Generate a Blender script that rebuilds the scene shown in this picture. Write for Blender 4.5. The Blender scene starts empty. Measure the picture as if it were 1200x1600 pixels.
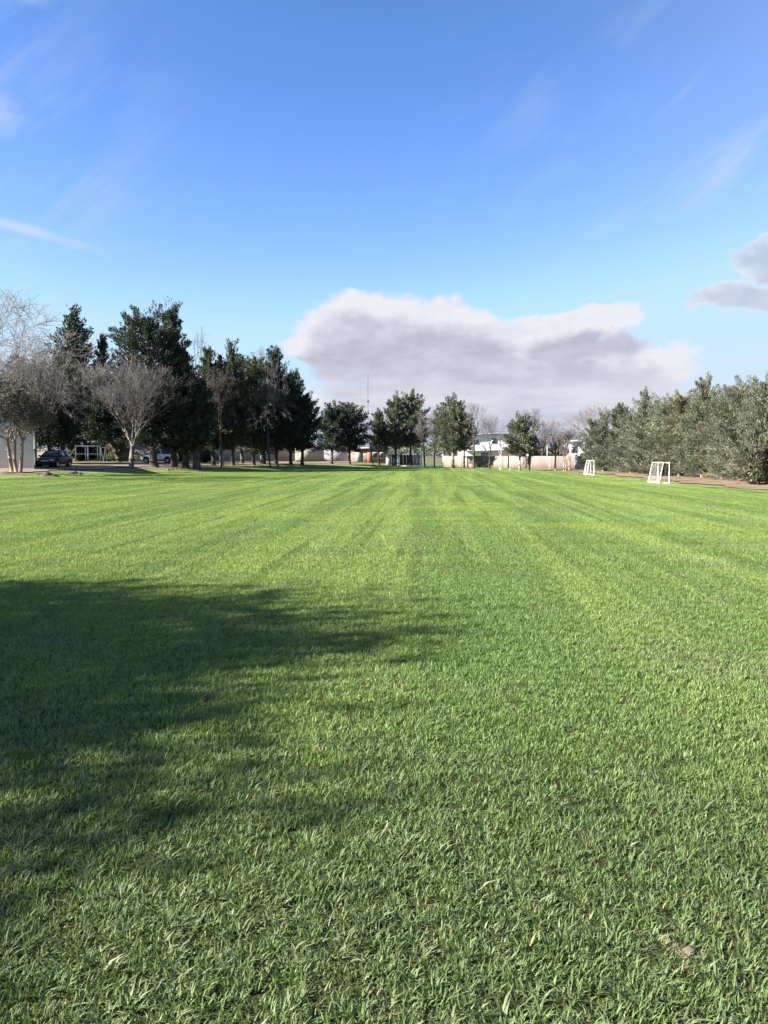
import bpy, math, random
import numpy as np
from mathutils import Vector, Matrix

sc = bpy.context.scene
COL = sc.collection
R = math.radians

# ------------------------------------------------------------------ camera
CAM_H = 1.6
PITCH = math.atan(88 / 1200)
cam = bpy.data.objects.new('camera', bpy.data.cameras.new('camera'))
COL.objects.link(cam)
cam.location = (0, 0, CAM_H)
cam.rotation_euler = (math.pi / 2 - PITCH, 0, 0)
cam.data.sensor_fit = 'HORIZONTAL'
cam.data.angle = 2 * math.atan(0.5)
cam.data.clip_start = 0.05
cam.data.clip_end = 20000
sc.camera = cam

# ------------------------------------------------------------------ sun, exposure
SUN_EL = 29.0
SUN_DIR = Vector((1.0, 0.30, 0)).normalized()          # the way shadows fall
SUN_ROT = math.atan2(-SUN_DIR.x, -SUN_DIR.y)
sd = bpy.data.lights.new('sun', 'SUN')
sd.energy = 5.0
sd.angle = R(0.53)
sd.color = (1.0, 0.93, 0.82)
so = bpy.data.objects.new('sun', sd)
COL.objects.link(so)
so.location = (-30, -5, 30)
so.rotation_euler = Vector((SUN_DIR.x * math.cos(R(SUN_EL)), SUN_DIR.y * math.cos(R(SUN_EL)), -math.sin(R(SUN_EL)))).to_track_quat('-Z', 'Y').to_euler()
sc.view_settings.view_transform = 'Standard'
sc.view_settings.look = 'None'
sc.view_settings.gamma = 1
sc.view_settings.use_curve_mapping = False
sc.view_settings.exposure = 2.05


# ------------------------------------------------------------------ node helper
class NT:
    def __init__(s, tree):
        s.t = tree; s.n = tree.nodes; s.l = tree.links

    def node(s, typ, **kw):
        n = s.n.new(typ)
        for k, v in kw.items():
            setattr(n, k, v)
        return n

    def put(s, sock, v):
        if isinstance(v, bpy.types.NodeSocket):
            s.l.new(v, sock)
        else:
            sock.default_value = v

    def m(s, op, a, b=0.0, c=0.0, clamp=False):
        n = s.node('ShaderNodeMath', operation=op, use_clamp=clamp)
        s.put(n.inputs[0], a); s.put(n.inputs[1], b); s.put(n.inputs[2], c)
        return n.outputs[0]

    def ss(s, x, a, b):
        n = s.node('ShaderNodeMapRange', interpolation_type='SMOOTHSTEP')
        s.put(n.inputs[0], x); s.put(n.inputs[1], a); s.put(n.inputs[2], b)
        return n.outputs[0]

    def lin(s, x, a, b, c=0.0, d=1.0):
        n = s.node('ShaderNodeMapRange')
        s.put(n.inputs[0], x); s.put(n.inputs[1], a); s.put(n.inputs[2], b); s.put(n.inputs[3], c); s.put(n.inputs[4], d)
        return n.outputs[0]

    def mix(s, f, a, b, blend='MIX'):
        n = s.node('ShaderNodeMix', data_type='RGBA', blend_type=blend)
        s.put(n.inputs[0], f)
        for i, v in ((6, a), (7, b)):
            s.put(n.inputs[i], v if isinstance(v, bpy.types.NodeSocket) else tuple(v) + (1,) * (4 - len(v)))
        return n.outputs[2]

    def xyz(s, x, y, z):
        n = s.node('ShaderNodeCombineXYZ')
        s.put(n.inputs[0], x); s.put(n.inputs[1], y); s.put(n.inputs[2], z)
        return n.outputs[0]

    def sep(s, v):
        n = s.node('ShaderNodeSeparateXYZ'); s.put(n.inputs[0], v)
        return n.outputs

    def noise(s, v, scale, detail=4.0, rough=0.5, dist=0.0, col=False):
        n = s.node('ShaderNodeTexNoise')
        s.put(n.inputs['Vector'], v)
        n.inputs['Scale'].default_value = scale; n.inputs['Detail'].default_value = detail
        n.inputs['Roughness'].default_value = rough; n.inputs['Distortion'].default_value = dist
        return n.outputs['Color' if col else 'Fac']

    def vmul(s, v, k):
        n = s.node('ShaderNodeVectorMath', operation='MULTIPLY')
        s.put(n.inputs[0], v); n.inputs[1].default_value = k
        return n.outputs[0]


# ------------------------------------------------------------------ sky and clouds (world)
def build_world():
    w = bpy.data.worlds.new('World'); sc.world = w; w.use_nodes = True
    T = NT(w.node_tree); T.n.clear()
    sky = T.node('ShaderNodeTexSky', sky_type='NISHITA', sun_disc=False)
    sky.sun_elevation = R(SUN_EL); sky.sun_rotation = SUN_ROT
    sky.altitude = 50; sky.air_density = 1.0; sky.dust_density = 0.25; sky.ozone_density = 2.0
    # the photograph's contrast: a deeper zenith, same horizon
    SC = 0.15 * 2 ** 0.55
    sr, sg, sb = T.sep(T.mix(1.0, sky.outputs[0], (SC, SC * 0.98, SC * 1.08), 'MULTIPLY'))
    BG = 0.055
    G = 1 / (BG * 2 ** sc.view_settings.exposure)
    cap = lambda v, top: T.m('MULTIPLY', T.m('SMOOTH_MIN', v, top, 0.22), G)
    skyc = T.xyz(cap(T.m('MULTIPLY', T.m('POWER', sr, 1.59), 1.43), 0.58), cap(T.m('MULTIPLY', T.m('POWER', sg, 1.30), 1.13), 0.84), cap(T.m('MULTIPLY', T.m('POWER', sb, 1.42), 1.24), 1.08))
    d = T.node('ShaderNodeTexCoord').outputs['Generated']
    x, y, z = T.sep(d)
    hor = T.m('SQRT', T.m('ADD', T.m('MULTIPLY', x, x), T.m('MULTIPLY', y, y)))
    az = T.m('ARCTAN2', x, y)
    el = T.m('ARCTAN2', z, hor)
    p = T.xyz(az, el, 0.0)
    # soft billows: displacement of the lookup, in radians
    wv = T.noise(T.vmul(p, (1, 1.4, 1)), 9, 6, 0.55, 0.0, True)
    wr, wg, wb = T.sep(wv)
    w2 = T.noise(T.vmul(p, (1, 1.2, 1)), 34, 5, 0.6, 0.0, True)
    vr, vg, vb = T.sep(w2)
    az2 = T.m('ADD', az, T.m('ADD', T.m('MULTIPLY', T.m('SUBTRACT', wr, 0.5), 0.09), T.m('MULTIPLY', T.m('SUBTRACT', vr, 0.5), 0.030)))
    el2 = T.m('ADD', el, T.m('ADD', T.m('MULTIPLY', T.m('SUBTRACT', wg, 0.5), 0.060), T.m('MULTIPLY', T.m('SUBTRACT', vg, 0.5), 0.026)))

    def blob(px, py, rx, ry, a=None, e=None):
        a = a or az2; e = e or el2
        u = T.m('DIVIDE', T.m('SUBTRACT', a, (px - 600) / 1200), rx / 1200)
        v = T.m('DIVIDE', T.m('SUBTRACT', e, (712 - py) / 1200), ry / 1200)
        return T.m('SUBTRACT', 1.0, T.m('SQRT', T.m('ADD', T.m('MULTIPLY', u, u), T.m('MULTIPLY', v, v))))

    def union(bl, e=None, a=None):
        f = None
        for b in bl:
            o = blob(*b, a, e)
            f = o if f is None else T.m('SMOOTH_MAX', f, o, 0.2)
        return f
    # the bank of cumulus low over the far trees
    bankb = [(560, 528, 105, 66), (665, 530, 130, 70), (745, 550, 110, 62), (895, 516, 105, 27), (850, 572, 170, 58), (975, 585, 105, 42), (620, 575, 160, 42), (490, 550, 62, 30), (760, 640, 330, 66)]
    A = union(bankb)
    A_up = union(bankb, T.m('ADD', el2, 0.030))
    B = union([(1165, 448, 85, 32), (1125, 494, 85, 24), (1270, 475, 150, 60)])
    lump = T.noise(T.vmul(p, (1, 1.6, 1)), 16, 5, 0.55)
    lump_up = T.noise(T.vmul(T.xyz(T.m('SUBTRACT', az, 0.010), T.m('ADD', el, 0.016), 0.0), (1, 1.6, 1)), 16, 5, 0.55)
    # open cumulus elsewhere on the horizon, round the whole sky
    gn = T.noise(T.vmul(p, (1, 2.6, 1)), 2.3, 6, 0.55)
    away = T.ss(T.m('ABSOLUTE', T.m('SUBTRACT', az, 0.02)), 0.62, 0.95)
    C = T.m('MULTIPLY', T.m('SUBTRACT', gn, T.lin(el, 0.0, 0.45, 0.47, 0.72)), 3.0)
    C = T.m('SUBTRACT', T.m('MULTIPLY', C, away), T.m('MULTIPLY', T.m('SUBTRACT', 1.0, away), 1.0))
    f = T.m('MAXIMUM', T.m('MAXIMUM', A, B), C)
    f2 = T.m('ADD', f, T.m('MULTIPLY', T.m('SUBTRACT', lump, 0.5), 0.5))
    dens = T.m('MULTIPLY', T.ss(f2, 0.0, 0.28), T.lin(T.ss(az, 0.36, 0.42), 0, 1, 1.0, 0.68))
    fu = T.m('MAXIMUM', T.m('MAXIMUM', A_up, T.m('SUBTRACT', B, 0.1)), T.m('SUBTRACT', C, 0.1))
    lit = T.m('ADD', T.m('MULTIPLY', T.m('SUBTRACT', lump, lump_up), 1.1), T.m('SUBTRACT', 1.0, T.m('MULTIPLY', T.ss(fu, -0.15, 0.50), 0.88)))
    lit = T.m('ADD', lit, T.m('MULTIPLY', T.m('SUBTRACT', 1.0, T.ss(el, 0.05, 0.13)), 0.35))
    band = T.noise(T.vmul(p, (1, 7, 1)), 7, 4, 0.5)
    lit = T.m('ADD', lit, T.m('MULTIPLY', T.m('SUBTRACT', band, 0.5), 0.38), clamp=True)
    S = 1 / (2 ** sc.view_settings.exposure)
    ccol = T.mix(lit, (0.515 * S, 0.515 * S, 0.63 * S), (0.88 * S, 0.87 * S, 0.92 * S))
    # layered stratus under the bank, thinning upwards
    st = T.noise(T.vmul(p, (1.0, 9.0, 1.0)), 4.5, 5, 0.55)
    top = T.m('MULTIPLY_ADD', T.m('SUBTRACT', gn, 0.5), 0.16, 0.095)
    low = T.m('SUBTRACT', 1.0, T.ss(el, T.m('SUBTRACT', top, 0.03), T.m('ADD', top, 0.035)))
    sdens = T.m('MULTIPLY', low, T.ss(st, 0.36, 0.60))
    scol = T.mix(T.ss(T.m('ADD', T.m('MULTIPLY', T.m('SUBTRACT', st, 0.5), 0.10), el), 0.035, 0.078), (0.40 * S, 0.45 * S, 0.61 * S), (0.78 * S, 0.79 * S, 0.87 * S))
    # thin cirrus
    rot = T.node('ShaderNodeVectorRotate', rotation_type='Z_AXIS'); T.put(rot.inputs[0], p); rot.inputs['Angle'].default_value = R(-38)
    ci = T.noise(T.vmul(rot.outputs[0], (1.0, 5.0, 1)), 3.2, 6, 0.62, 0.6)
    ci2 = T.noise(T.vmul(p, (1.0, 2.2, 1)), 3.1, 4, 0.55)
    side = T.ss(T.m('ABSOLUTE', T.m('ADD', az, 0.08)), 0.08, 0.42)
    cd = T.m('MULTIPLY', T.m('MULTIPLY', T.m('MULTIPLY', T.ss(ci, 0.40, 0.72), T.lin(T.ss(el, 0.25, 0.5), 0, 1, 1.2, 0.45)), side), T.m('MULTIPLY', T.ss(ci2, 0.34, 0.60), 0.42))
    W1 = union([(75, 88, 130, 72), (10, 130, 70, 40), (-60, 60, 150, 80)], el, az)
    W2 = union([(25, 268, 100, 44), (-60, 230, 140, 60)], el, az)
    W3 = union([(80, 408, 170, 16), (-60, 380, 160, 24)], T.m('MULTIPLY_ADD', az, 0.18, T.m('ADD', el, 0.075)), az)
    wf = T.m('MAXIMUM', T.m('MAXIMUM', W1, W2), T.m('SUBTRACT', W3, 0.18))
    wd = T.m('MULTIPLY', T.ss(T.m('ADD', wf, T.m('MULTIPLY', T.m('SUBTRACT', lump, 0.5), 0.9)), 0.05, 0.85), 0.55)
    cd = T.m('MAXIMUM', T.m('MAXIMUM', cd, wd), T.m('MULTIPLY', T.ss(az, 0.1, 0.6), 0.16))
    k = 1 / BG
    up = T.m('MULTIPLY', T.ss(el, 0.0, 0.02), 1.0)
    c = T.mix(cd, skyc, (0.72 * S * k, 0.78 * S * k, 0.93 * S * k))
    cs = T.mix(1.0, scol, (k, k, k), 'MULTIPLY')
    cc = T.mix(1.0, ccol, (k, k, k), 'MULTIPLY')
    c = T.mix(T.m('MULTIPLY', dens, 0.96), c, cc)
    c = T.mix(T.m('MAXIMUM', T.m('MULTIPLY', sdens, 0.85), T.m('MULTIPLY', T.m('SUBTRACT', 1.0, T.ss(el, 0.0, 0.06)), 0.9)), c, cs)
    bg = T.node('ShaderNodeBackground')
    T.put(bg.inputs[0], c); bg.inputs[1].default_value = BG
    out = T.node('ShaderNodeOutputWorld'); T.l.new(bg.outputs[0], out.inputs[0])
    w.cycles.sampling_method = 'MANUAL'; w.cycles.sample_map_resolution = 512


build_world()
sc.cycles.max_bounces = 6
sc.cycles.transparent_max_bounces = 8


# ------------------------------------------------------------------ place
def at(px, d):
    """world x of the bearing px at depth d"""
    return (px - 600) / 1200 * d / (math.cos(PITCH) + 0.073 * math.sin(PITCH))


def hz(py, d):
    """height of the sight line py at depth d"""
    v = (800 - py) / 1200
    return CAM_H + d * (-math.sin(PITCH) + v * math.cos(PITCH)) / (math.cos(PITCH) + v * math.sin(PITCH))


def bank_s(x, y):
    """metres beyond the left touchline"""
    return (np.asarray(x) + 27.0) * -0.894 + (np.asarray(y) - 53.0) * 0.447


def gz(x, y):
    s = np.maximum(bank_s(x, y), 0)
    z = 0.85 * (1 - np.exp(-s / 8.0))
    r = np.clip((np.asarray(x) - 16.8) / 4.0, 0, 1)
    return z + 0.12 * r * r * (3 - 2 * r)


def g(x, y):
    return float(gz(x, y))


# ------------------------------------------------------------------ objects
def tag(o, label=None, cat=None, group=None, kind=None):
    if label: o['label'] = label
    if cat: o['category'] = cat
    if group: o['group'] = group
    if kind: o['kind'] = kind
    return o


def thing(name, label, cat, loc=(0, 0, 0), rz=0.0, group=None):
    o = bpy.data.objects.new(name, None); COL.objects.link(o)
    o.empty_display_size = 0.2
    o.location = loc; o.rotation_euler = (0, 0, rz)
    return tag(o, label, cat, group)


class MB:
    def __init__(s):
        s.v = []; s.f = []; s.n = 0

    def add(s, v, f):
        s.v.append(np.asarray(v, dtype=np.float32).reshape(-1, 3))
        s.f.append((np.asarray(f, dtype=np.int32) + s.n))
        s.n += len(s.v[-1])
        return s

    def box(s, a, b):
        x0, y0, z0 = a; x1, y1, z1 = b
        v = [(x0, y0, z0), (x1, y0, z0), (x1, y1, z0), (x0, y1, z0), (x0, y0, z1), (x1, y0, z1), (x1, y1, z1), (x0, y1, z1)]
        return s.add(v, [(0, 3, 2, 1), (4, 5, 6, 7), (0, 1, 5, 4), (1, 2, 6, 5), (2, 3, 7, 6), (3, 0, 4, 7)])

    def tubes(s, p0, p1, r0, r1, n=4):
        p0 = np.asarray(p0, float).reshape(-1, 3); p1 = np.asarray(p1, float).reshape(-1, 3)
        m = len(p0)
        r0 = np.broadcast_to(np.asarray(r0, float), (m,)); r1 = np.broadcast_to(np.asarray(r1, float), (m,))
        d = p1 - p0; d = d / (np.linalg.norm(d, axis=1, keepdims=True) + 1e-9)
        a = np.where(np.abs(d[:, 2:3]) < 0.9, np.array([[0, 0, 1.0]]), np.array([[1.0, 0, 0]]))
        u = np.cross(d, a); u /= np.linalg.norm(u, axis=1, keepdims=True) + 1e-9
        w = np.cross(d, u)
        t = np.arange(n) * 2 * np.pi / n
        ring = u[:, None, :] * np.cos(t)[None, :, None] + w[:, None, :] * np.sin(t)[None, :, None]
        v = np.concatenate([p0[:, None, :] + ring * r0[:, None, None], p1[:, None, :] + ring * r1[:, None, None]], 1)
        i = np.arange(n); j = (i + 1) % n
        q = np.stack([i, i + n, j + n, j], 1)
        f = (np.arange(m) * 2 * n)[:, None, None] + q[None]
        s.add(v.reshape(-1, 3), f.reshape(-1, 4))
        if n >= 4:
            cap = [[k * 2 * n + n + q_ for q_ in range(n)] for k in range(m)] + [[k * 2 * n + (n - 1 - q_) for q_ in range(n)] for k in range(m)]
            if n == 4:
                s.f.append(np.array(cap, np.int32) + (s.n - m * 2 * n))
            else:
                for c in cap:
                    s.f.append(np.array([c], np.int32) + (s.n - m * 2 * n))
        return s

    def tube(s, a, b, r, n=8, r1=None):
        return s.tubes([a], [b], r, r if r1 is None else r1, n)

    def mesh(s, name='mesh', smooth=False):
        me = bpy.data.meshes.new(name)
        V = np.concatenate(s.v)
        loops = np.concatenate([f.ravel() for f in s.f])
        tot = np.concatenate([np.full(len(f), f.shape[1], np.int32) for f in s.f])
        st = np.concatenate([[0], np.cumsum(tot)[:-1]]).astype(np.int32)
        me.vertices.add(len(V)); me.vertices.foreach_set('co', V.ravel())
        me.loops.add(len(loops)); me.loops.foreach_set('vertex_index', loops.astype(np.int32))
        me.polygons.add(len(tot)); me.polygons.foreach_set('loop_start', st); me.polygons.foreach_set('loop_total', tot)
        if smooth:
            me.polygons.foreach_set('use_smooth', np.ones(len(tot), bool))
        me.update(calc_edges=True)
        return me

    def build(s, name, mat, parent=None, smooth=False, bevel=0.0):
        o = bpy.data.objects.new(name, s.mesh(name, smooth)); COL.objects.link(o)
        if mat: o.data.materials.append(mat)
        if parent: o.parent = parent
        if bevel:
            b = o.modifiers.new('bevel', 'BEVEL'); b.width = bevel; b.segments = 2; b.limit_method = 'ANGLE'
        return o


# ------------------------------------------------------------------ materials
def mat(name, col, rough=0.8, var=0.15, scale=3.0, col2=None, bump=0.0, metal=0.0, spec=0.3, transl=0.0, island=0.0, tcol=None, coat=0.0, vec=(1, 1, 1)):
    m = bpy.data.materials.new(name); m.use_nodes = True
    T = NT(m.node_tree)
    b = T.n['Principled BSDF']
    geo = T.node('ShaderNodeNewGeometry')
    pos = T.vmul(geo.outputs['Position'], vec)
    nz = T.noise(pos, scale, 5, 0.6)
    c2 = col2 or tuple(c * (1 - var) for c in col)
    c1 = col if col2 else tuple(min(1, c * (1 + var)) for c in col)
    c = T.mix(T.ss(nz, 0.3, 0.7), c2, c1)
    if island:
        k = T.lin(geo.outputs['Random Per Island'], 0, 1, 1 - island, 1 + island)
        c = T.mix(1.0, c, T.xyz(k, k, k), 'MULTIPLY')
    T.put(b.inputs['Base Color'], c)
    b.inputs['Roughness'].default_value = rough; b.inputs['Metallic'].default_value = metal
    b.inputs['Specular IOR Level'].default_value = spec
    b.inputs['Coat Weight'].default_value = coat
    if bump:
        bn = T.node('ShaderNodeBump'); bn.inputs['Strength'].default_value = bump; bn.inputs['Distance'].default_value = 0.03
        T.put(bn.inputs['Height'], T.noise(pos, scale * 4, 5, 0.65)); T.l.new(bn.outputs[0], b.inputs['Normal'])
    if transl:
        tr = T.node('ShaderNodeBsdfTranslucent')
        T.put(tr.inputs[0], T.mix(1.0, c, tcol or (1.3, 1.4, 0.6), 'MULTIPLY'))
        mx = T.node('ShaderNodeMixShader'); mx.inputs[0].default_value = transl
        T.l.new(b.outputs[0], mx.inputs[1]); T.l.new(tr.outputs[0], mx.inputs[2])
        T.l.new(mx.outputs[0], T.n['Material Output'].inputs[0])
    return m


M = {}
M['needle_dark'] = mat('needle_dark', (0.036, 0.050, 0.038), 0.7, 0.3, 0.5, transl=0.12, island=0.35)
M['needle_mid'] = mat('needle_mid', (0.066, 0.080, 0.056), 0.7, 0.3, 0.5, transl=0.2, island=0.3)
M['needle_grey'] = mat('needle_grey', (0.118, 0.132, 0.096), 0.7, 0.22, 0.35, transl=0.3, island=0.3, tcol=(1.1, 1.15, 0.8))
M['needle_olive'] = mat('needle_olive', (0.132, 0.136, 0.086), 0.7, 0.22, 0.4, transl=0.3, island=0.3, tcol=(1.1, 1.1, 0.8))
M['needle_hedge'] = mat('needle_hedge', (0.158, 0.174, 0.126), 0.7, 0.22, 0.35, transl=0.35, island=0.3, tcol=(1.05, 1.08, 0.85))
M['needle_hedge_warm'] = mat('needle_hedge_warm', (0.166, 0.166, 0.114), 0.7, 0.22, 0.4, transl=0.35, island=0.3, tcol=(1.05, 1.05, 0.85))
M['leaf_brown'] = mat('leaf_brown', (0.055, 0.052, 0.038), 0.7, 0.3, 1.0, transl=0.15, island=0.4)
M['bark'] = mat('bark', (0.060, 0.049, 0.042), 0.9, 0.35, 2.0, bump=0.6, vec=(1, 1, 0.2))
M['bark_pale'] = mat('bark_pale', (0.26, 0.225, 0.20), 0.9, 0.3, 2.0, bump=0.5, vec=(1, 1, 0.2))
M['bark_grey'] = mat('bark_grey', (0.145, 0.125, 0.115), 0.9, 0.3, 2.0, bump=0.5, vec=(1, 1, 0.2))
M['bark_warm'] = mat('bark_warm', (0.22, 0.16, 0.12), 0.9, 0.3, 2.0, bump=0.5, vec=(1, 1, 0.2))
M['twig'] = mat('twig', (0.135, 0.120, 0.117), 0.85, 0.25, 1.0)
M['twig_pale'] = mat('twig_pale', (0.185, 0.16, 0.16), 0.85, 0.25, 1.0)
M['twig_dark'] = mat('twig_dark', (0.10, 0.082, 0.076), 0.85, 0.25, 1.0)
M['twig_white'] = mat('twig_white', (0.42, 0.40, 0.39), 0.85, 0.15, 1.0)
M['white_paint'] = mat('white_paint', (0.80, 0.79, 0.76), 0.45, 0.05, 4.0, spec=0.5)
M['net'] = mat('net', (0.70, 0.70, 0.68), 0.8, 0.05, 4.0)
M['plaster_white'] = mat('plaster_white', (0.60, 0.60, 0.61), 0.85, 0.06, 0.8, bump=0.1)
M['plaster_cream'] = mat('plaster_cream', (0.37, 0.32, 0.265), 0.9, 0.10, 0.6, bump=0.15)
M['plaster_pink'] = mat('plaster_pink', (0.205, 0.168, 0.148), 0.9, 0.14, 0.5, bump=0.2)
M['plaster_grey'] = mat('plaster_grey', (0.26, 0.26, 0.28), 0.9, 0.10, 0.6, bump=0.15)
M['brick_red'] = mat('brick_red', (0.28, 0.12, 0.08), 0.9, 0.2, 2.0, bump=0.2)
M['brick_dark'] = mat('brick_dark', (0.10, 0.095, 0.09), 0.9, 0.2, 1.0, bump=0.2)
M['concrete'] = mat('concrete', (0.40, 0.39, 0.37), 0.9, 0.12, 1.0, bump=0.2)
M['dark_metal'] = mat('dark_metal', (0.04, 0.042, 0.046), 0.5, 0.15, 2.0, spec=0.4)
M['grey_metal'] = mat('grey_metal', (0.26, 0.27, 0.29), 0.45, 0.1, 2.0, spec=0.5)
M['sheet_roof'] = mat('sheet_roof', (0.28, 0.29, 0.31), 0.5, 0.15, 1.0, spec=0.5)
M['glass'] = mat('glass', (0.02, 0.025, 0.03), 0.08, 0.1, 1.0, spec=0.6)
M['car_black'] = mat('car_black', (0.008, 0.009, 0.011), 0.4, 0.1, 1.0, spec=0.3, coat=0.1)
M['car_white'] = mat('car_white', (0.78, 0.78, 0.78), 0.3, 0.03, 1.0, spec=0.5, coat=0.5)
M['rubber'] = mat('rubber', (0.02, 0.02, 0.02), 0.9, 0.2, 8.0)
M['rim'] = mat('rim', (0.35, 0.36, 0.38), 0.35, 0.1, 4.0, metal=0.8)
M['lamp'] = mat('lamp', (0.62, 0.64, 0.66), 0.15, 0.1, 6.0, spec=0.6)
M['lamp_red'] = mat('lamp_red', (0.35, 0.02, 0.02), 0.2, 0.1, 6.0, spec=0.6)
M['plastic_black'] = mat('plastic_black', (0.02, 0.02, 0.022), 0.6, 0.1, 3.0)
M['soil'] = mat('soil', (0.20, 0.14, 0.10), 0.95, 0.3, 1.2, col2=(0.10, 0.075, 0.055), bump=0.8)
M['dirt_path'] = mat('dirt_path', (0.23, 0.18, 0.15), 0.95, 0.2, 0.5, col2=(0.16, 0.122, 0.10), bump=0.5)
M['dirt_strip'] = mat('dirt_strip', (0.215, 0.150, 0.10), 0.95, 0.2, 0.7, col2=(0.12, 0.095, 0.06), bump=0.7)
M['stone'] = mat('stone', (0.14, 0.115, 0.095), 0.9, 0.25, 12.0, bump=0.5)
M['log'] = mat('log', (0.13, 0.095, 0.075), 0.95, 0.3, 3.0, bump=0.8)


def field_colour(T, pos):
    """mown lawn: stripes down the pitch, patches of another grass, thin worn spots"""
    x, y, z = T.sep(pos)
    rot = T.node('ShaderNodeVectorRotate', rotation_type='Z_AXIS'); T.put(rot.inputs[0], pos); rot.inputs['Angle'].default_value = R(4)
    stripe = T.noise(T.vmul(rot.outputs[0], (1.0, 0.035, 0)), 0.85, 3, 0.6, 0.2)
    patch = T.noise(T.vmul(pos, (1, 1, 0)), 0.55, 5, 0.6, 0.3)
    fine = T.noise(T.vmul(pos, (1, 1, 0)), 3.0, 4, 0.6)
    return stripe, patch, fine, rot.outputs[0]


def grass_mat(name, blade, coarse=False):
    m = bpy.data.materials.new(name); m.use_nodes = True
    T = NT(m.node_tree); b = T.n['Principled BSDF']
    geo = T.node('ShaderNodeNewGeometry')
    pos = geo.outputs['Position']
    stripe, patch, fine, rot_ = field_colour(T, pos)
    lush = (0.128, 0.210, 0.062); yel = (0.202, 0.276, 0.082); dull = (0.162, 0.202, 0.095)
    x_, y_, z_ = T.sep(pos)
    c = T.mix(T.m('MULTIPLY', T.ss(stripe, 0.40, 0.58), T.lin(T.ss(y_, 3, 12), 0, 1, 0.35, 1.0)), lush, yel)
    rows = T.noise(T.vmul(rot_, (1.0, 0.02, 0)), 2.6, 2, 0.5)
    c = T.mix(T.m('MULTIPLY', T.ss(rows, 0.52, 0.66), T.m('MULTIPLY', T.ss(y_, 5, 14), 0.85)), c, (0.105, 0.165, 0.045))
    lime = T.noise(T.vmul(pos, (0.45, 1, 0)), 0.33, 3, 0.5)
    c = T.mix(T.m('MULTIPLY', T.ss(lime, 0.53, 0.68), T.m('MULTIPLY', T.ss(y_, 7, 12), 0.7)), c, (0.235, 0.300, 0.055))
    c = T.mix(T.m('MULTIPLY', T.ss(patch, 0.50, 0.70), 0.75), c, dull)
    # coarser, duller near grass; shade between its blades is painted into the colour
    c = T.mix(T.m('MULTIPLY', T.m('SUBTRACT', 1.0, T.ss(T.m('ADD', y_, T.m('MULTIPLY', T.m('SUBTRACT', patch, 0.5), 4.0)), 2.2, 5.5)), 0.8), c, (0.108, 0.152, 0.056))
    c = T.mix(T.m('MULTIPLY', T.ss(fine, 0.55, 0.75), 0.35), c, (0.19, 0.20, 0.08))
    # what is left of a painted line across the pitch
    ln = T.m('ABSOLUTE', T.m('SUBTRACT', T.m('ADD', y_, T.m('MULTIPLY', x_, 0.56)), 27.1))
    on = T.m('MULTIPLY', T.m('SUBTRACT', 1.0, T.ss(ln, 0.05, 0.16)), T.m('MULTIPLY', T.ss(x_, -0.5, 1.0), T.m('SUBTRACT', 1.0, T.ss(x_, 4.5, 7.5))))
    c = T.mix(T.m('MULTIPLY', on, 0.35), c, (0.36, 0.38, 0.20))
    if blade:
        rnd = geo.outputs['Random Per Island']
        if coarse: c = T.mix(0.8, c, (0.138, 0.174, 0.088))
        k = T.lin(rnd, 0, 1, 0.62, 1.35)
        c = T.mix(1.0, c, T.xyz(k, k, k), 'MULTIPLY')
        dry = T.m('GREATER_THAN', T.m('FRACT', T.m('MULTIPLY', rnd, 37.7)), 0.985)
        c = T.mix(dry, c, (0.27, 0.23, 0.11))
        b.inputs['Roughness'].default_value = 0.5
        b.inputs['Specular IOR Level'].default_value = 0.25
        tr = T.node('ShaderNodeBsdfTranslucent')
        T.put(tr.inputs[0], T.mix(1.0, c, (1.3, 1.35, 0.55), 'MULTIPLY'))
        mx = T.node('ShaderNodeMixShader'); mx.inputs[0].default_value = 0.3
        T.l.new(b.outputs[0], mx.inputs[1]); T.l.new(tr.outputs[0], mx.inputs[2])
        T.l.new(mx.outputs[0], T.n['Material Output'].inputs[0])
    else:
        at_ = T.node('ShaderNodeAttribute', attribute_name='dirt')
        thatch = T.mix(T.ss(fine, 0.35, 0.65), (0.028, 0.036, 0.013), (0.055, 0.052, 0.024))
        far = T.ss(T.sep(pos)[1], 8, 30)
        c = T.mix(far, thatch, T.mix(0.4, c, (0.07, 0.11, 0.025)))
        dn = T.m('ADD', at_.outputs['Fac'], T.m('MULTIPLY', T.m('SUBTRACT', fine, 0.5), 1.6))
        c = T.mix(T.m('MULTIPLY', T.ss(dn, 0.35, 0.75), T.m('GREATER_THAN', at_.outputs['Fac'], 0.01)), c, (0.17, 0.125, 0.085))
        b.inputs['Roughness'].default_value = 0.95
        b.inputs['Specular IOR Level'].default_value = 0.1
        bn = T.node('ShaderNodeBump'); bn.inputs['Strength'].default_value = 0.6; bn.inputs['Distance'].default_value = 0.05
        T.put(bn.inputs['Height'], T.noise(pos, 14, 4, 0.7)); T.l.new(bn.outputs[0], b.inputs['Normal'])
    T.put(b.inputs['Base Color'], c)
    return m


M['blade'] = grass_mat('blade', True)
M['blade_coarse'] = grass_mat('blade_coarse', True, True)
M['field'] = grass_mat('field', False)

# ------------------------------------------------------------------ ground
rng = np.random.default_rng(7)


def sheet(xs, ys):
    X, Y = np.meshgrid(xs, ys)
    nx, ny = len(xs), len(ys)
    i = np.arange(ny - 1)[:, None] * nx + np.arange(nx - 1)[None]
    F = np.stack([i, i + 1, i + nx + 1, i + nx], -1).reshape(-1, 4)
    return X, Y, F


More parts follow.
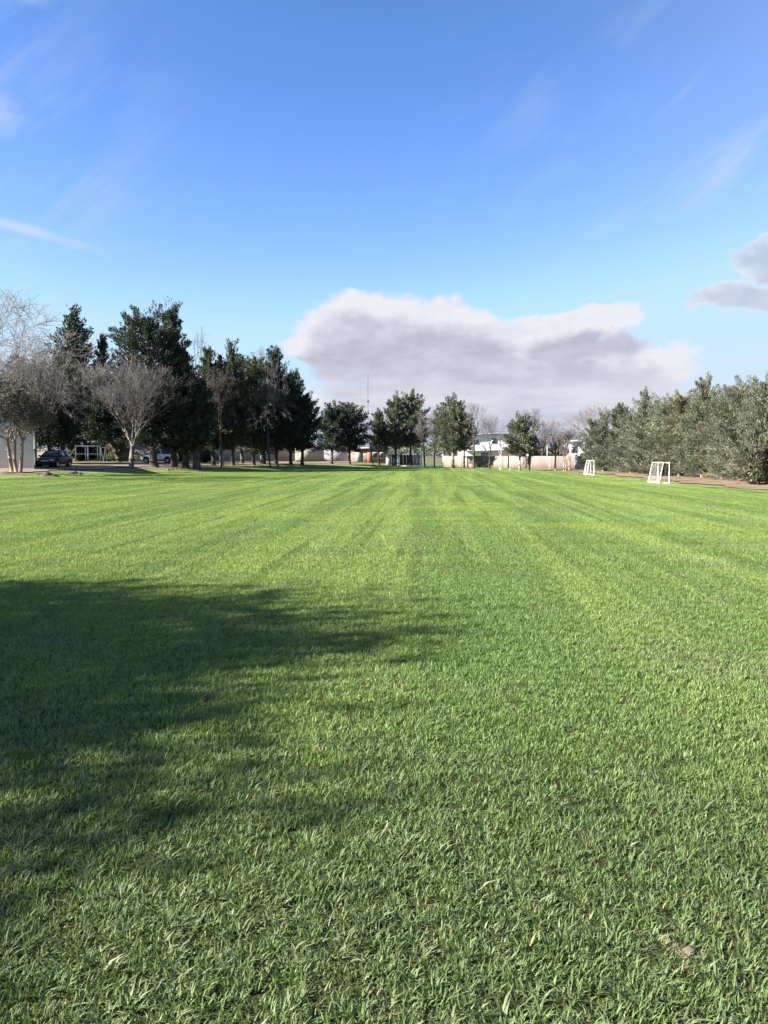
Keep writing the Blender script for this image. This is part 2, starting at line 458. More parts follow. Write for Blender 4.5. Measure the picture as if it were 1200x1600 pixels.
def build_ground():
    xs = np.concatenate([[-4000, -1500, -500, -200, -120, -90], np.arange(-75, 50, 1.0), [60, 80, 120, 200, 500, 1500, 4000]])
    ys = np.concatenate([[-4000, -1500, -400, -100, -40, -20], np.arange(-10, 150, 1.0), [160, 200, 300, 500, 1500, 6000]])
    X, Y, F = sheet(xs, ys)
    Z = gz(X, Y)
    b = MB().add(np.stack([X, Y, Z], -1).reshape(-1, 3), F)
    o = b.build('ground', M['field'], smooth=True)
    s = bank_s(X, Y)
    dirt = np.clip(s / 4.0, 0, 1) * 0.62
    dirt = np.where((X > 15.5), np.clip((X - 15.5) / 3, 0, 1) * 0.9, dirt)
    a = o.data.attributes.new('dirt', 'FLOAT', 'POINT')
    a.data.foreach_set('value', dirt.ravel().astype(np.float32))
    tag(o, kind='structure')


build_ground()


def strip(name, pts, widths, mat_, lift, n=6):
    """a path lying on the ground: centre line and width"""
    P = np.array(pts, float)
    seg = np.linalg.norm(np.diff(P, axis=0), axis=1); cum = np.concatenate([[0], np.cumsum(seg)])
    t = np.arange(0, cum[-1], 0.8)
    cx = np.interp(t, cum, P[:, 0]); cy = np.interp(t, cum, P[:, 1]); w = np.interp(t, cum, widths)
    dx = np.gradient(cx); dy = np.gradient(cy); L = np.hypot(dx, dy); nx_, ny_ = dy / L, -dx / L
    u = np.linspace(-1, 1, n)
    jl = 0.35 * np.sin(t * 0.9) + 0.2 * np.sin(t * 2.3 + 1); jr = 0.35 * np.sin(t * 0.7 + 2) + 0.2 * np.sin(t * 2.9)
    off = u[None] * w[:, None] + np.where(u < 0, jl[:, None], jr[:, None]) * np.abs(u)[None]
    X = cx[:, None] + nx_[:, None] * off; Y = cy[:, None] + ny_[:, None] * off
    Z = gz(X, Y) + lift
    i = np.arange(len(t) - 1)[:, None] * n + np.arange(n - 1)[None]
    F = np.stack([i, i + 1, i + n + 1, i + n], -1).reshape(-1, 4)[:, ::-1]
    o = MB().add(np.stack([X, Y, Z], -1).reshape(-1, 3), F).build(name, mat_, smooth=True)
    return tag(o, kind='structure')


def bank(a, s):
    """point a metres along the left touchline and s metres beyond it"""
    return (-27 + 0.447 * a - 0.894 * s, 53 + 0.894 * a + 0.447 * s)


strip('driveway', [bank(-30, 7), bank(-10, 6.2), bank(5, 5.8), bank(14, 7.2), bank(24, 9.6), bank(60, 10.5), bank(75, 11)], [2.4, 2.2, 2.1, 2.0, 2.0, 2.0, 2.0], M['dirt_path'], 0.05)
strip('dirt_strip', [(18.3, 18), (18.2, 34), (18.5, 48), (19.0, 66), (19.4, 80)], [1.0, 1.0, 0.9, 0.7, 0.5], M['dirt_strip'], 0.05)


# ------------------------------------------------------------------ grass
def blade_patch(size, n, lmin, lmax, w, lean0, lean1, seed, clump=0.6):
    r = np.random.default_rng(seed)
    # tufts pull the roots together
    nt = max(6, int(n / 28))
    tc = r.uniform(-size / 2, size / 2, (nt, 2)); tdir = r.uniform(0, 2 * np.pi, nt); tl = r.uniform(0.7, 1.3, nt)
    k = r.integers(0, nt, n)
    root = np.where((r.random(n) < clump)[:, None], tc[k] + r.normal(0, size * 0.014 + 0.008, (n, 2)), r.uniform(-size / 2, size / 2, (n, 2)))
    out = root - tc[k]
    az = np.arctan2(out[:, 1], out[:, 0]) + r.normal(0, 0.7, n)
    az = np.where(r.random(n) < 0.35, tdir[k] + r.normal(0, 0.5, n), az)
    L = r.uniform(lmin, lmax, n) * tl[k]
    lean = np.radians(r.uniform(lean0, lean1, n))
    W = w * r.uniform(0.7, 1.3, n)
    h = np.stack([np.cos(az), np.sin(az), np.zeros(n)], 1)
    tw = az + np.pi / 2 + r.normal(0, 0.5, n)
    side = np.stack([np.cos(tw), np.sin(tw), np.zeros(n)], 1)
    base = np.concatenate([root, np.full((n, 1), -0.004)], 1)
    l1 = lean * 0.75
    mid = base + (h * np.sin(l1)[:, None] + np.array([0, 0, 1]) * np.cos(l1)[:, None]) * (L * 0.55)[:, None]
    l2 = np.minimum(lean * 1.3, 1.65)
    tip = mid + (h * np.sin(l2)[:, None] + np.array([0, 0, 1]) * np.cos(l2)[:, None]) * (L * 0.5)[:, None]
    s0 = side * (W * 0.5)[:, None]
    V = np.stack([base - s0 * 0.8, base + s0 * 0.8, mid + s0, mid - s0, tip], 1).reshape(-1, 3)
    o = (np.arange(n) * 5)[:, None]
    b = MB(); b.add(V, np.array([[0, 1, 2, 3]]) + o)
    b.f.append((np.array([[3, 2, 4]]) + o).astype(np.int32))
    return b


def grass_layer(name, label, patches, pts, rots, scl, var, mt='blade'):
    pc = bpy.data.collections.new(name + '_blades')
    for i, b in enumerate(patches):
        o = bpy.data.objects.new('%s_blade_patch_%02d' % (name, i), b.mesh('blades'))
        o.data.materials.append(M[mt]); pc.objects.link(o)
    me = bpy.data.meshes.new(name)
    me.from_pydata([tuple(p) for p in pts], [], [])
    for nm, arr, ty in (('rotz', rots, 'FLOAT'), ('scl', scl, 'FLOAT'), ('var', var, 'INT')):
        a = me.attributes.new(nm, ty, 'POINT'); a.data.foreach_set('value', np.asarray(arr, np.int32 if ty == 'INT' else np.float32))
    ob = bpy.data.objects.new(name, me); COL.objects.link(ob)
    me.materials.append(M[mt])
    ng = bpy.data.node_groups.new(name + '_scatter', 'GeometryNodeTree')
    ng.interface.new_socket('Geometry', in_out='INPUT', socket_type='NodeSocketGeometry')
    ng.interface.new_socket('Geometry', in_out='OUTPUT', socket_type='NodeSocketGeometry')
    N = ng.nodes; L = ng.links
    gi = N.new('NodeGroupInput'); go = N.new('NodeGroupOutput')
    ci = N.new('GeometryNodeCollectionInfo'); ci.inputs['Collection'].default_value = pc
    ci.inputs['Separate Children'].default_value = True; ci.inputs['Reset Children'].default_value = True
    ip = N.new('GeometryNodeInstanceOnPoints'); ip.inputs['Pick Instance'].default_value = True

    def na(nm, ty):
        n = N.new('GeometryNodeInputNamedAttribute'); n.data_type = ty; n.inputs['Name'].default_value = nm
        return n.outputs['Attribute']
    cx = N.new('ShaderNodeCombineXYZ'); L.new(na('rotz', 'FLOAT'), cx.inputs[2])
    L.new(gi.outputs[0], ip.inputs['Points']); L.new(ci.outputs[0], ip.inputs['Instance'])
    L.new(na('var', 'INT'), ip.inputs['Instance Index']); L.new(cx.outputs[0], ip.inputs['Rotation'])
    L.new(na('scl', 'FLOAT'), ip.inputs['Scale']); L.new(ip.outputs[0], go.inputs[0])
    md = ob.modifiers.new('scatter', 'NODES'); md.node_group = ng
    return tag(ob, label, 'grass', kind='stuff')


def tile(size, y0, y1, slope, pad):
    """grid of tile centres on the lawn that the place's visitor could see from about here"""
    P = []
    y = y0
    while y < y1:
        hw = slope * y + pad
        n = int(hw / size) + 1
        for i in range(-n, n + 1):
            x = i * size
            s = float(bank_s(x, y))
            if x > 17.6 + 0.5 * math.sin(y * 0.9) or s > 3.0: continue
            if s > 0.3 and rng.random() < s / 3.0: continue
            if x > 15.8 and rng.random() < 0.35: continue
            P.append((x, y))
        y += size
    P = np.array(P)
    return np.concatenate([P + rng.uniform(-0.015, 0.015, P.shape) * size, gz(P[:, 0], P[:, 1])[:, None]], 1)


def grass():
    def lay(name, label, patches, P, quarter=True, s0=1.03, s1=1.14, mt='blade'):
        n = len(P)
        rot = rng.integers(0, 4, n) * np.pi / 2 if quarter else rng.uniform(0, 6.28, n)
        grass_layer(name, label, patches, P, rot, rng.uniform(s0, s1, n), rng.integers(0, len(patches), n), mt)
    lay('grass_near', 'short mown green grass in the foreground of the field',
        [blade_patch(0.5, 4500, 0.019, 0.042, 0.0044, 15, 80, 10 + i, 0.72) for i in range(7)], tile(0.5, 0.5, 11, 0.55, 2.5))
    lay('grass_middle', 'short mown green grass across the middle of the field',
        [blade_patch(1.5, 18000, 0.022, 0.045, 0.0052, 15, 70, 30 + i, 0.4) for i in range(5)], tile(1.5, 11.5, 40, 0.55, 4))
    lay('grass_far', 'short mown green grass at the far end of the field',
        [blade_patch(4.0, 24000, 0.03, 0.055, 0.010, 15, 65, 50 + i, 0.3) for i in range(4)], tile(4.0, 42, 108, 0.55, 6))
    # coarse broad-leaved tufts, thick in the foreground
    n = 5200
    y = rng.uniform(1.2, 9.0, n) ** 1.0; x = rng.uniform(-1, 1, n) * (0.55 * y + 1.2)
    dens = np.exp(-((x - 0.1) / 1.5) ** 2 - ((y - 2.2) / 1.6) ** 2) + 0.7 * np.exp(-((x + 1.6) / 0.8) ** 2 - ((y - 2.2) / 0.9) ** 2) + 0.06
    keep = rng.random(n) < dens
    P = np.stack([x, y, np.zeros(n)], 1)[keep]

    def tuft(seed):
        b = blade_patch(0.05, 26, 0.03, 0.064, 0.0054, 45, 86, seed, 1.0)
        return b
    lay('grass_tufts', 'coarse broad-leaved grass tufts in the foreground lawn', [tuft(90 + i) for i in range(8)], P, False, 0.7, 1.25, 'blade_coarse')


grass()


# ------------------------------------------------------------------ trees
def unit(v):
    return v / (np.linalg.norm(v, axis=-1, keepdims=True) + 1e-9)


PROFILE = {
    'broad': lambda t: np.clip((t + 0.10) ** 0.45 * (1.02 - t) ** 0.62 * 1.45, 0, 1),
    'cone': lambda t: np.clip(np.minimum(1, 0.55 + t * 2.5) * (1.02 - t) ** 0.75, 0, 1),
    'column': lambda t: np.clip(np.minimum(1, 0.5 + t * 2.0) * (1.01 - t ** 2.2) ** 0.7, 0, 1),
    'flat': lambda t: np.clip((0.45 + 0.6 * t) * (1.03 - t ** 3.0) ** 0.6, 0, 1),
}


def leaf_kites(c, d, l, w, r):
    """pointed foliage sprays: c base, d direction, l length, w width"""
    n = len(c)
    a = unit(np.cross(d, unit(r.normal(0, 1, (n, 3)))))
    nrm = np.cross(d, a)
    mid = c + d * (l * 0.45)[:, None] + nrm * (l * 0.08)[:, None]
    V = np.stack([c, mid + a * (w * 0.5)[:, None], c + d * l[:, None], mid - a * (w * 0.5)[:, None]], 1).reshape(-1, 3)
    F = np.arange(n * 4).reshape(n, 4)
    return V, F


def conifer(label, px, d, top, hw, skirt, seed, prof='broad', mat_='needle_mid', leaf=0.34, dens=1.0, trunk_r=None, bark='bark', lean=0.0, offset=0.0, stems=1, group=None, y_squash=1.0, pitch0=5, name='conifer_tree'):
    r = np.random.default_rng(seed)
    x = at(px, d); z0 = g(x, d)
    H = hz(top, d) - z0
    Rr = hw / 1200 * d
    zb = max(0.15, hz(skirt, d) - z0)
    off = offset / 1200 * d
    f = PROFILE[prof]
    t = thing(name, label, 'tree', (x, d, z0), 0, group)
    # plumes on the crown's envelope
    Hc = H - zb
    area = Hc * Rr
    m = int(np.clip(area * 5.0, 40, 200) * dens)
    tt = r.random(m * 4); tt = tt[r.random(m * 4) < f(tt) * 0.9 + 0.1][:m]; m = len(tt)
    ang = np.arange(m) * 2.39996 + r.normal(0, 0.4, m)
    lob = 1 + 0.16 * np.sin(ang * 2 + tt * 9 + seed) + 0.12 * np.sin(ang * 3 - tt * 17 + seed * 2.1)
    u = np.sqrt(r.uniform(0.30, 1.0, m))
    rad = f(tt) * Rr * lob * u * 0.84
    ox = np.cos(ang); oy = np.sin(ang)
    ax = off * (0.3 + tt) + lean * tt * H
    C = np.stack([ax + ox * rad, oy * rad * y_squash, zb + tt * Hc * 0.93], 1)
    pit = np.radians(pitch0 + 62 * tt ** 1.3 + r.normal(0, 12, m))
    D = unit(np.stack([ox * np.cos(pit), oy * np.cos(pit), np.sin(pit)], 1))
    PL = np.clip(0.62 + 0.17 * Rr, 0.55, 1.4) * r.uniform(0.65, 1.25, m)
    PW = PL * r.uniform(0.24, 0.38, m)
    k = int(np.clip(76 * (0.34 / leaf) ** 1.0, 50, 205))
    pi = np.repeat(np.arange(m), k)
    s = r.random(m * k) ** 0.8
    lat = unit(np.cross(D[pi], unit(r.normal(0, 1, (m * k, 3)))))
    wid = PW[pi] * np.sqrt(np.clip(1.05 - s, 0, 1)) * np.sqrt(r.random(m * k))
    base = C[pi] + D[pi] * ((s - 0.45) * PL[pi] * 1.6)[:, None] + lat * wid[:, None]
    base[:, 2] += 0.15 * wid
    dirn = unit(D[pi] * 1.0 + lat * 0.5 + np.array([0, 0, 0.30]) + r.normal(0, 0.2, (m * k, 3)))
    L = leaf * r.uniform(0.65, 1.45, m * k)
    V1, F1 = leaf_kites(base, dirn, L, L * r.uniform(0.2, 0.36, m * k), r)
    # sparser foliage inside
    q = int(m * (9 if leaf > 0.2 else 36))
    ti = r.random(q); ai = r.uniform(0, 6.283, q); ri = f(ti) * Rr * (0.62 if leaf > 0.2 else 0.74) * np.sqrt(r.random(q))
    Ci = np.stack([off * (0.3 + ti) + lean * ti * H + np.cos(ai) * ri, np.sin(ai) * ri * y_squash, zb + 0.05 * Hc + ti * Hc * 0.86], 1)
    Di = unit(r.normal(0, 1, (q, 3)) + np.array([0, 0, 0.3]))
    Li = leaf * r.uniform(1.0, 1.8, q)
    V2, F2 = leaf_kites(Ci, Di, Li, Li * 0.55, r)
    # leader shoots
    q = 26
    th = r.uniform(0.88, 1.0, q)
    Ct = np.stack([off * 1.3 + lean * H * th + r.normal(0, 0.10 * Rr, q), r.normal(0, 0.10 * Rr, q), zb + Hc * th - leaf * 0.6], 1)
    V3, F3 = leaf_kites(Ct, unit(r.normal(0, 0.35, (q, 3)) + np.array([0, 0, 1])), np.full(q, leaf * 1.1), np.full(q, leaf * 0.4), r)
    b = MB(); b.add(V1, F1); b.add(V2, F2); b.add(V3, F3)
    b.build('crown', M[mat_], t)
    # trunk: tapered, slightly bent, flared foot
    tr = trunk_r or 0.018 * H + 0.05
    tb = MB()
    for sidx in range(stems):
        sx = (sidx - (stems - 1) / 2) * tr * 2.6
        hs = np.array([0, 0.04, 0.12, 0.3, 0.6, 0.92])
        rr = tr * np.array([1.45, 1.08, 0.95, 0.8, 0.5, 0.10]) * (1 if stems == 1 else 0.75)
        wob = r.normal(0, 0.0035 * H, (6, 2)); wob[0] = 0
        P = np.stack([sx * (1 + hs) + off * hs * 1.2 + lean * H * hs + wob[:, 0], wob[:, 1], hs * H - (hs == 0) * 0.12], 1)
        tb.tubes(P[:-1], P[1:], rr[:-1], rr[1:], 8)
    tk = tb.build('trunk', M[bark], t, smooth=True)
    # limbs reaching out to the plumes
    sel = r.permutation(m)[:max(14, m // 4)]
    p1 = C[sel]; hh = np.clip(p1[:, 2] - 0.35 * rad[sel] - 0.3, zb * 0.85, None)
    p0 = np.stack([off * hh / H * 1.2 + lean * hh, np.zeros(len(sel)), hh], 1)
    MB().tubes(p0, p1, 0.035 + 0.004 * H, 0.012, 3).build('limbs', M[bark], t)['kind'] = 'stuff'
    return t


def bare_tree(label, px, d, top, hw, seed, fork=0.2, stems=5, levels=6, bark='bark_grey', twig='twig', r0=0.16, spread=0.62, lean=0.0, upright=0.25, leaves=0, leaf_mat='leaf_brown', trunks=1, group=None, tw=0.008, name='bare_tree', kids=(2, 3), droop=0.0):
    rnd = random.Random(seed)
    x = at(px, d); z0 = g(x, d)
    H = hz(top, d) - z0
    Rr = hw / 1200 * d
    t = thing(name, label, 'tree', (x, d, z0), 0, group)
    big = []; fine = []; ends = []
    ell_c = Vector((0, 0, 0))

    def grow(p, dr, ln, r, lv):
        n = 2 if lv < levels - 1 else 1
        q = p
        for i in range(n):
            w = Vector((rnd.gauss(0, 1), rnd.gauss(0, 1), rnd.gauss(0, 1))) * 0.13
            dr = (dr + w + Vector((0, 0, upright * 0.22 - droop * 0.1))).normalized()
            e = q + dr * (ln / n)
            r2 = max(tw, r * (0.86 if n == 2 else 0.75))
            (big if r > 0.022 else fine).append((q, e, r, r2))
            q = e; r = r2
        if lv >= levels:
            ends.append((q, dr)); return
        c = rnd.choice(kids)
        a0 = rnd.uniform(0, 6.283)
        ref = dr.orthogonal().normalized(); bi = dr.cross(ref)
        for i in range(c):
            a = a0 + i * 6.283 / c + rnd.gauss(0, 0.4)
            sp = spread * rnd.uniform(0.6, 1.25)
            nd = (dr * math.cos(sp) + (ref * math.cos(a) + bi * math.sin(a)) * math.sin(sp)).normalized()
            nd.z += upright * 0.35
            grow(q, nd.normalized(), ln * rnd.uniform(0.66, 0.9), max(tw, r * rnd.uniform(0.58, 0.76)), lv + 1)
        if lv >= 2:
            for i in range(3):   # side twigs
                sp = rnd.uniform(0.6, 1.1); a = rnd.uniform(0, 6.283)
                nd = (dr * math.cos(sp) + (ref * math.cos(a) + bi * math.sin(a)) * math.sin(sp) + Vector((0, 0, upright * 0.3))).normalized()
                pp = p.lerp(q, rnd.uniform(0.3, 0.9))
                e = pp + nd * ln * rnd.uniform(0.4, 0.8)
                fine.append((pp, e, tw * 1.1, tw * 0.8)); ends.append((e, nd))
    trunk = []
    for k in range(trunks):
        bx = (k - (trunks - 1) / 2) * r0 * 2.6
        base = Vector((bx, rnd.uniform(-0.1, 0.1) * (trunks > 1), -0.12))
        fp = Vector((bx * 1.6 + lean * fork * H + rnd.gauss(0, 0.01) * H, rnd.gauss(0, 0.01) * H, fork * H * rnd.uniform(0.9, 1.1)))
        midp = base.lerp(fp, 0.45) + Vector((rnd.gauss(0, 0.05), rnd.gauss(0, 0.05), 0))
        foot = base.lerp(midp, 0.15)
        trunk += [(base, foot, r0 * 1.5, r0 * 1.1), (foot, midp, r0 * 1.1, r0), (midp, fp, r0, r0 * 0.85)]
        for i in range(stems):
            a = i * 6.283 / stems + rnd.gauss(0, 0.3)
            tilt = spread * rnd.uniform(0.35, 1.15) if stems > 1 else 0.05
            dr = Vector((math.cos(a) * math.sin(tilt) + lean * 0.5, math.sin(a) * math.sin(tilt), math.cos(tilt)))
            grow(fp - Vector((0, 0, rnd.uniform(0, 0.12) * fork * H)), dr.normalized(), H * 0.2 * rnd.uniform(0.8, 1.2), r0 * min(0.62, 1.05 / stems ** 0.55), 1)
    # fit the crown to the tree's height and width
    E = np.array([e[0] for e in ends])
    zmax = np.percentile(E[:, 2], 99.3); xr = np.percentile(np.abs(E[:, 0] - E[:, 0].mean()), 97) + 1e-6
    fz = fork * H
    kz = (H - fz) / max(zmax - fz, 0.1); kx = Rr / xr

    def fit(p):
        h = max(0.0, min(1.0, (p[2] - fz * 0.85) / (H * 0.3)))
        z = p[2] if p[2] < fz else fz + (p[2] - fz) * kz
        k = 1 + (kx - 1) * h
        return (p[0] * k, p[1] * k, z)

    def tub(lst, n):
        a = np.array([fit(s[0]) for s in lst]); b_ = np.array([fit(s[1]) for s in lst])
        return MB().tubes(a, b_, [s[2] for s in lst], [s[3] for s in lst], n)
    tub(trunk, 8).build('trunk', M[bark], t, smooth=True)
    if big: tub(big, 5).build('branches', M[bark], t, smooth=True)
    tub(fine, 3).build('twigs', M[twig], t)['kind'] = 'stuff'
    if leaves:
        r = np.random.default_rng(seed)
        pe = np.array([fit(e[0]) for e in ends])
        pk = pe[r.integers(0, len(pe), leaves)] + r.normal(0, 0.18, (leaves, 3))
        L = r.uniform(0.09, 0.22, leaves)
        V, F = leaf_kites(pk, unit(r.normal(0, 1, (leaves, 3))), L, L * 0.55, r)
        MB().add(V, F).build('leaves', M[leaf_mat], t)['kind'] = 'stuff'
    return t


LEFT = 'evergreens of the left-hand row'
RIGHT = 'evergreens of the hedge on the right'
FAR = 'evergreens along the far end of the field'
BARE = 'leafless trees round the field'

# --- the shady grove on the left
conifer('tall pointed dark evergreen rising behind the leafless trees at far left', 121, 112, 474, 42, 660, 1, 'column', 'needle_dark', 0.38, 1.2, group=LEFT)
conifer('slim columnar dark evergreen between the two tallest crowns on the left', 165, 112, 516, 16, 690, 2, 'column', 'needle_dark', 0.34, 1.2, group=LEFT)
conifer('broad low dark evergreen hanging over the black car', 78, 86, 566, 66, 702, 3, 'broad', 'needle_dark', 0.40, 1.0, group=LEFT)
conifer('broad low dark evergreen hanging over the white goal under the trees', 186, 94, 580, 60, 697, 4, 'broad', 'needle_dark', 0.40, 1.0, group=LEFT, offset=-34)
conifer('dark round evergreen directly above the white building at the left edge', 14, 80, 580, 60, 680, 5, 'broad', 'needle_dark', 0.38, 1.0, group=LEFT)
conifer('broad feathery dark cedar, the widest crown of the left-hand row', 241, 75.5, 478, 78, 700, 6, 'flat', 'needle_dark', 0.27, 1.5, trunk_r=0.36, group=LEFT, pitch0=-6, offset=-6)
conifer('tallest evergreen of the left row with a narrow spire top', 271, 78, 466, 46, 704, 7, 'cone', 'needle_dark', 0.27, 1.3, trunk_r=0.32, group=LEFT)
conifer('dark evergreen with thick trunk, just right of the tallest one', 290, 76.5, 545, 34, 704, 8, 'cone', 'needle_dark', 0.34, 1.2, trunk_r=0.32, group=LEFT)
conifer('dark evergreen with the thickest trunk, last of the four thick trunks', 307, 76, 585, 34, 708, 9, 'broad', 'needle_dark', 0.34, 1.2, trunk_r=0.36, group=LEFT)
conifer('dark evergreen filling the grove behind the black car', 98, 106, 556, 62, 694, 11, 'broad', 'needle_dark', 0.42, 1.0, group=LEFT)
conifer('dark evergreen filling the grove behind the leafless fan-shaped tree', 207, 104, 570, 48, 697, 12, 'broad', 'needle_dark', 0.42, 1.0, group=LEFT)
conifer('dark evergreen behind the white building at the far left', 40, 102, 560, 50, 690, 13, 'broad', 'needle_dark', 0.42, 1.0, group=LEFT)
row = [
    ('grey green evergreen with leaning dark trunk, after the four thick trunks', 333, 85, 533, 21, 690, 'cone', 'needle_mid', 'bark', -0.03),
    ('thin evergreen with pale bare trunk in the left row', 346, 86, 552, 18, 690, 'cone', 'needle_mid', 'bark_pale', 0.0),
    ('pointed lighter green evergreen in the middle of the left row', 364, 88, 532, 25, 688, 'cone', 'needle_mid', 'bark', 0.0),
    ('slim evergreen half hidden behind the pointed lighter one', 378, 95, 552, 18, 694, 'cone', 'needle_mid', 'bark', 0.0),
    ('rounded evergreen with a flat top right of the pointed lighter one', 396, 91, 550, 26, 692, 'broad', 'needle_mid', 'bark', 0.0),
    ('slender evergreen behind the leafless tree in the left row', 412, 97, 566, 20, 696, 'cone', 'needle_dark', 'bark', 0.0),
    ('dark evergreen with a tall ragged top near the end of the left row', 432, 93, 543, 33, 690, 'cone', 'needle_dark', 'bark', 0.0),
    ('dark evergreen stepping down the end of the left row', 455, 96, 582, 30, 690, 'broad', 'needle_dark', 'bark', 0.0),
    ('lowest dark evergreen closing the end of the left row', 472, 98, 622, 27, 694, 'broad', 'needle_dark', 'bark', 0.0),
]
for i, (lb, px, d, top, hw, sk, pr, mt, bk, ln) in enumerate(row):
    conifer(lb, px, d, top, hw * 1.4, sk + 12, 20 + i, pr, mt, 0.27, 1.4, trunk_r=0.20, bark=bk, lean=ln, group=LEFT)
# the darker pair past the row
conifer('dark spreading evergreen, left of the separate pair by the cream wall', 519, 106, 633, 29, 706, 41, 'broad', 'needle_dark', 0.28, 1.3, trunk_r=0.17, group=FAR)
conifer('dark flat-topped spreading evergreen, right of the separate pair', 546, 108, 629, 38, 706, 42, 'flat', 'needle_dark', 0.28, 1.3, trunk_r=0.17, group=FAR, pitch0=-5)
# far end of the field
conifer('small dark evergreen leaning at the left of the central clump', 592, 112, 641, 19, 702, 43, 'cone', 'needle_mid', 0.28, 1.5, trunk_r=0.15, group=FAR)
conifer('grey green evergreen in the middle of the central clump', 618, 114, 618, 28, 700, 44, 'cone', 'needle_grey', 0.28, 1.5, trunk_r=0.18, group=FAR)
conifer('grey green evergreen with several tops at the right of the central clump', 642, 115, 614, 33, 698, 45, 'broad', 'needle_grey', 0.28, 1.5, trunk_r=0.18, group=FAR)
conifer('single rounded grey green evergreen by the white barred fence', 708, 101, 620, 35, 704, 46, 'column', 'needle_grey', 0.28, 1.7, trunk_r=0.2, bark='bark_warm', group=FAR)
conifer('low dark evergreen tucked behind the single rounded one', 725, 104, 650, 15, 704, 47, 'broad', 'needle_dark', 0.34, 1.3, trunk_r=0.15, group=FAR)
conifer('small loose evergreen in front of the white arched shed', 812, 82, 650, 24, 712, 48, 'column', 'needle_grey', 0.30, 1.5, trunk_r=0.11, bark='bark_warm', group=FAR)
# hedge of evergreens on the right
hedge = [
    ('last small evergreen of the right hedge, beside the farther goal', 926, 78, 654, 17, 730, 'cone', 'needle_grey'),
    ('second farthest evergreen of the right hedge', 943, 74, 641, 19, 733, 'cone', 'needle_hedge'),
    ('evergreen with a thin pointed tip in the far third of the right hedge', 967, 70, 628, 21, 735, 'cone', 'needle_grey'),
    ('rounded low evergreen between two pointed ones in the right hedge', 986, 66, 642, 22, 738, 'broad', 'needle_hedge'),
    ('pointed evergreen directly behind the nearer goal', 1007, 63, 608, 24, 738, 'cone', 'needle_hedge'),
    ('low rounded evergreen right behind the nearer goal post', 1034, 60, 622, 26, 740, 'broad', 'needle_hedge'),
    ('grey green evergreen sloping up past the nearer goal', 1062, 56, 610, 30, 742, 'broad', 'needle_hedge_warm'),
    ('tall double-topped evergreen in the middle of the right hedge', 1098, 53, 590, 32, 744, 'cone', 'needle_hedge'),
    ('evergreen in a dip of the right hedge between two tall ones', 1130, 50, 608, 32, 746, 'broad', 'needle_hedge_warm'),
    ('tall full evergreen near the right edge of the photo', 1160, 47, 590, 40, 748, 'broad', 'needle_hedge'),
    ('tallest evergreen of the right hedge, cut by the photo edge', 1204, 44, 578, 44, 750, 'broad', 'needle_hedge'),
]
for i, (lb, px, d, top, hw, sk, pr, mt) in enumerate(hedge):
    conifer(lb, px, d, top, hw * 1.35, sk + 6, 60 + i, pr, mt, 0.125, 2.5, trunk_r=0.12, bark='bark_warm', group=RIGHT, name='hedge_tree')
for i, (px, d) in enumerate(((1252, 41), (1310, 38))):
    conifer(('first', 'second')[i] + ' evergreen of the right hedge beyond the photo edge', px, d, 570 - 10 * i, 48, 755, 80 + i, 'broad', 'needle_hedge', 0.28, 1.0, trunk_r=0.12, bark='bark_warm', group=RIGHT, name='hedge_tree')
conifer('olive brown shrub in front of the hedge at the right edge', 1188, 40.5, 682, 44, 752, 83, 'broad', 'needle_hedge_warm', 0.2, 1.5, trunk_r=0.06, bark='bark_warm', name='shrub', pitch0=20)
# the trees whose shade falls across the foreground


def side_tree(label, x, y, H, Rr, seed, prof='broad', dens=1.0):
    r = np.random.default_rng(seed)
    f = PROFILE[prof]; t = thing('conifer_tree', label, 'tree', (x, y, g(x, y)), 0, LEFT)
    zb = 0.22 * H; Hc = H - zb
    m = int(150 * dens); k = 80
    tt = r.random(m * 4); tt = tt[r.random(m * 4) < f(tt) * 0.9 + 0.1][:m]; m = len(tt)
    ang = np.arange(m) * 2.39996 + r.normal(0, 0.4, m)
    rad = f(tt) * Rr * np.sqrt(r.uniform(0.15, 1, m)) * (1 + 0.2 * np.sin(ang * 2 + seed))
    C = np.stack([np.cos(ang) * rad, np.sin(ang) * rad, zb + tt * Hc * 0.95], 1)
    pit = np.radians(5 + 60 * tt); D = unit(np.stack([np.cos(ang) * np.cos(pit), np.sin(ang) * np.cos(pit), np.sin(pit)], 1))
    pi = np.repeat(np.arange(m), k)
    base = C[pi] + D[pi] * (r.uniform(-0.6, 0.8, m * k) * 0.9)[:, None] + r.normal(0, 0.34, (m * k, 3))
    L = r.uniform(0.12, 0.30, m * k)
    V, F = leaf_kites(base, unit(D[pi] + r.normal(0, 0.5, (m * k, 3))), L, L * 0.4, r)
    MB().add(V, F).build('crown', M['needle_mid'], t)
    hs = np.array([0, 0.05, 0.3, 0.6, 0.95]); P = np.stack([r.normal(0, 0.05, 5), r.normal(0, 0.05, 5), hs * H - 0.1 * (hs == 0)], 1)
    rr = np.array([0.34, 0.24, 0.2, 0.13, 0.03])
    MB().tubes(P[:-1], P[1:], rr[:-1], rr[1:], 8).build('trunk', M['bark'], t, smooth=True)
    p0 = np.stack([C[:, 0] * 0, C[:, 0] * 0, np.clip(C[:, 2] - 0.4 * rad, 1, None)], 1)
    MB().tubes(p0[::3], C[::3], 0.06, 0.015, 3).build('limbs', M['bark'], t)['kind'] = 'stuff'


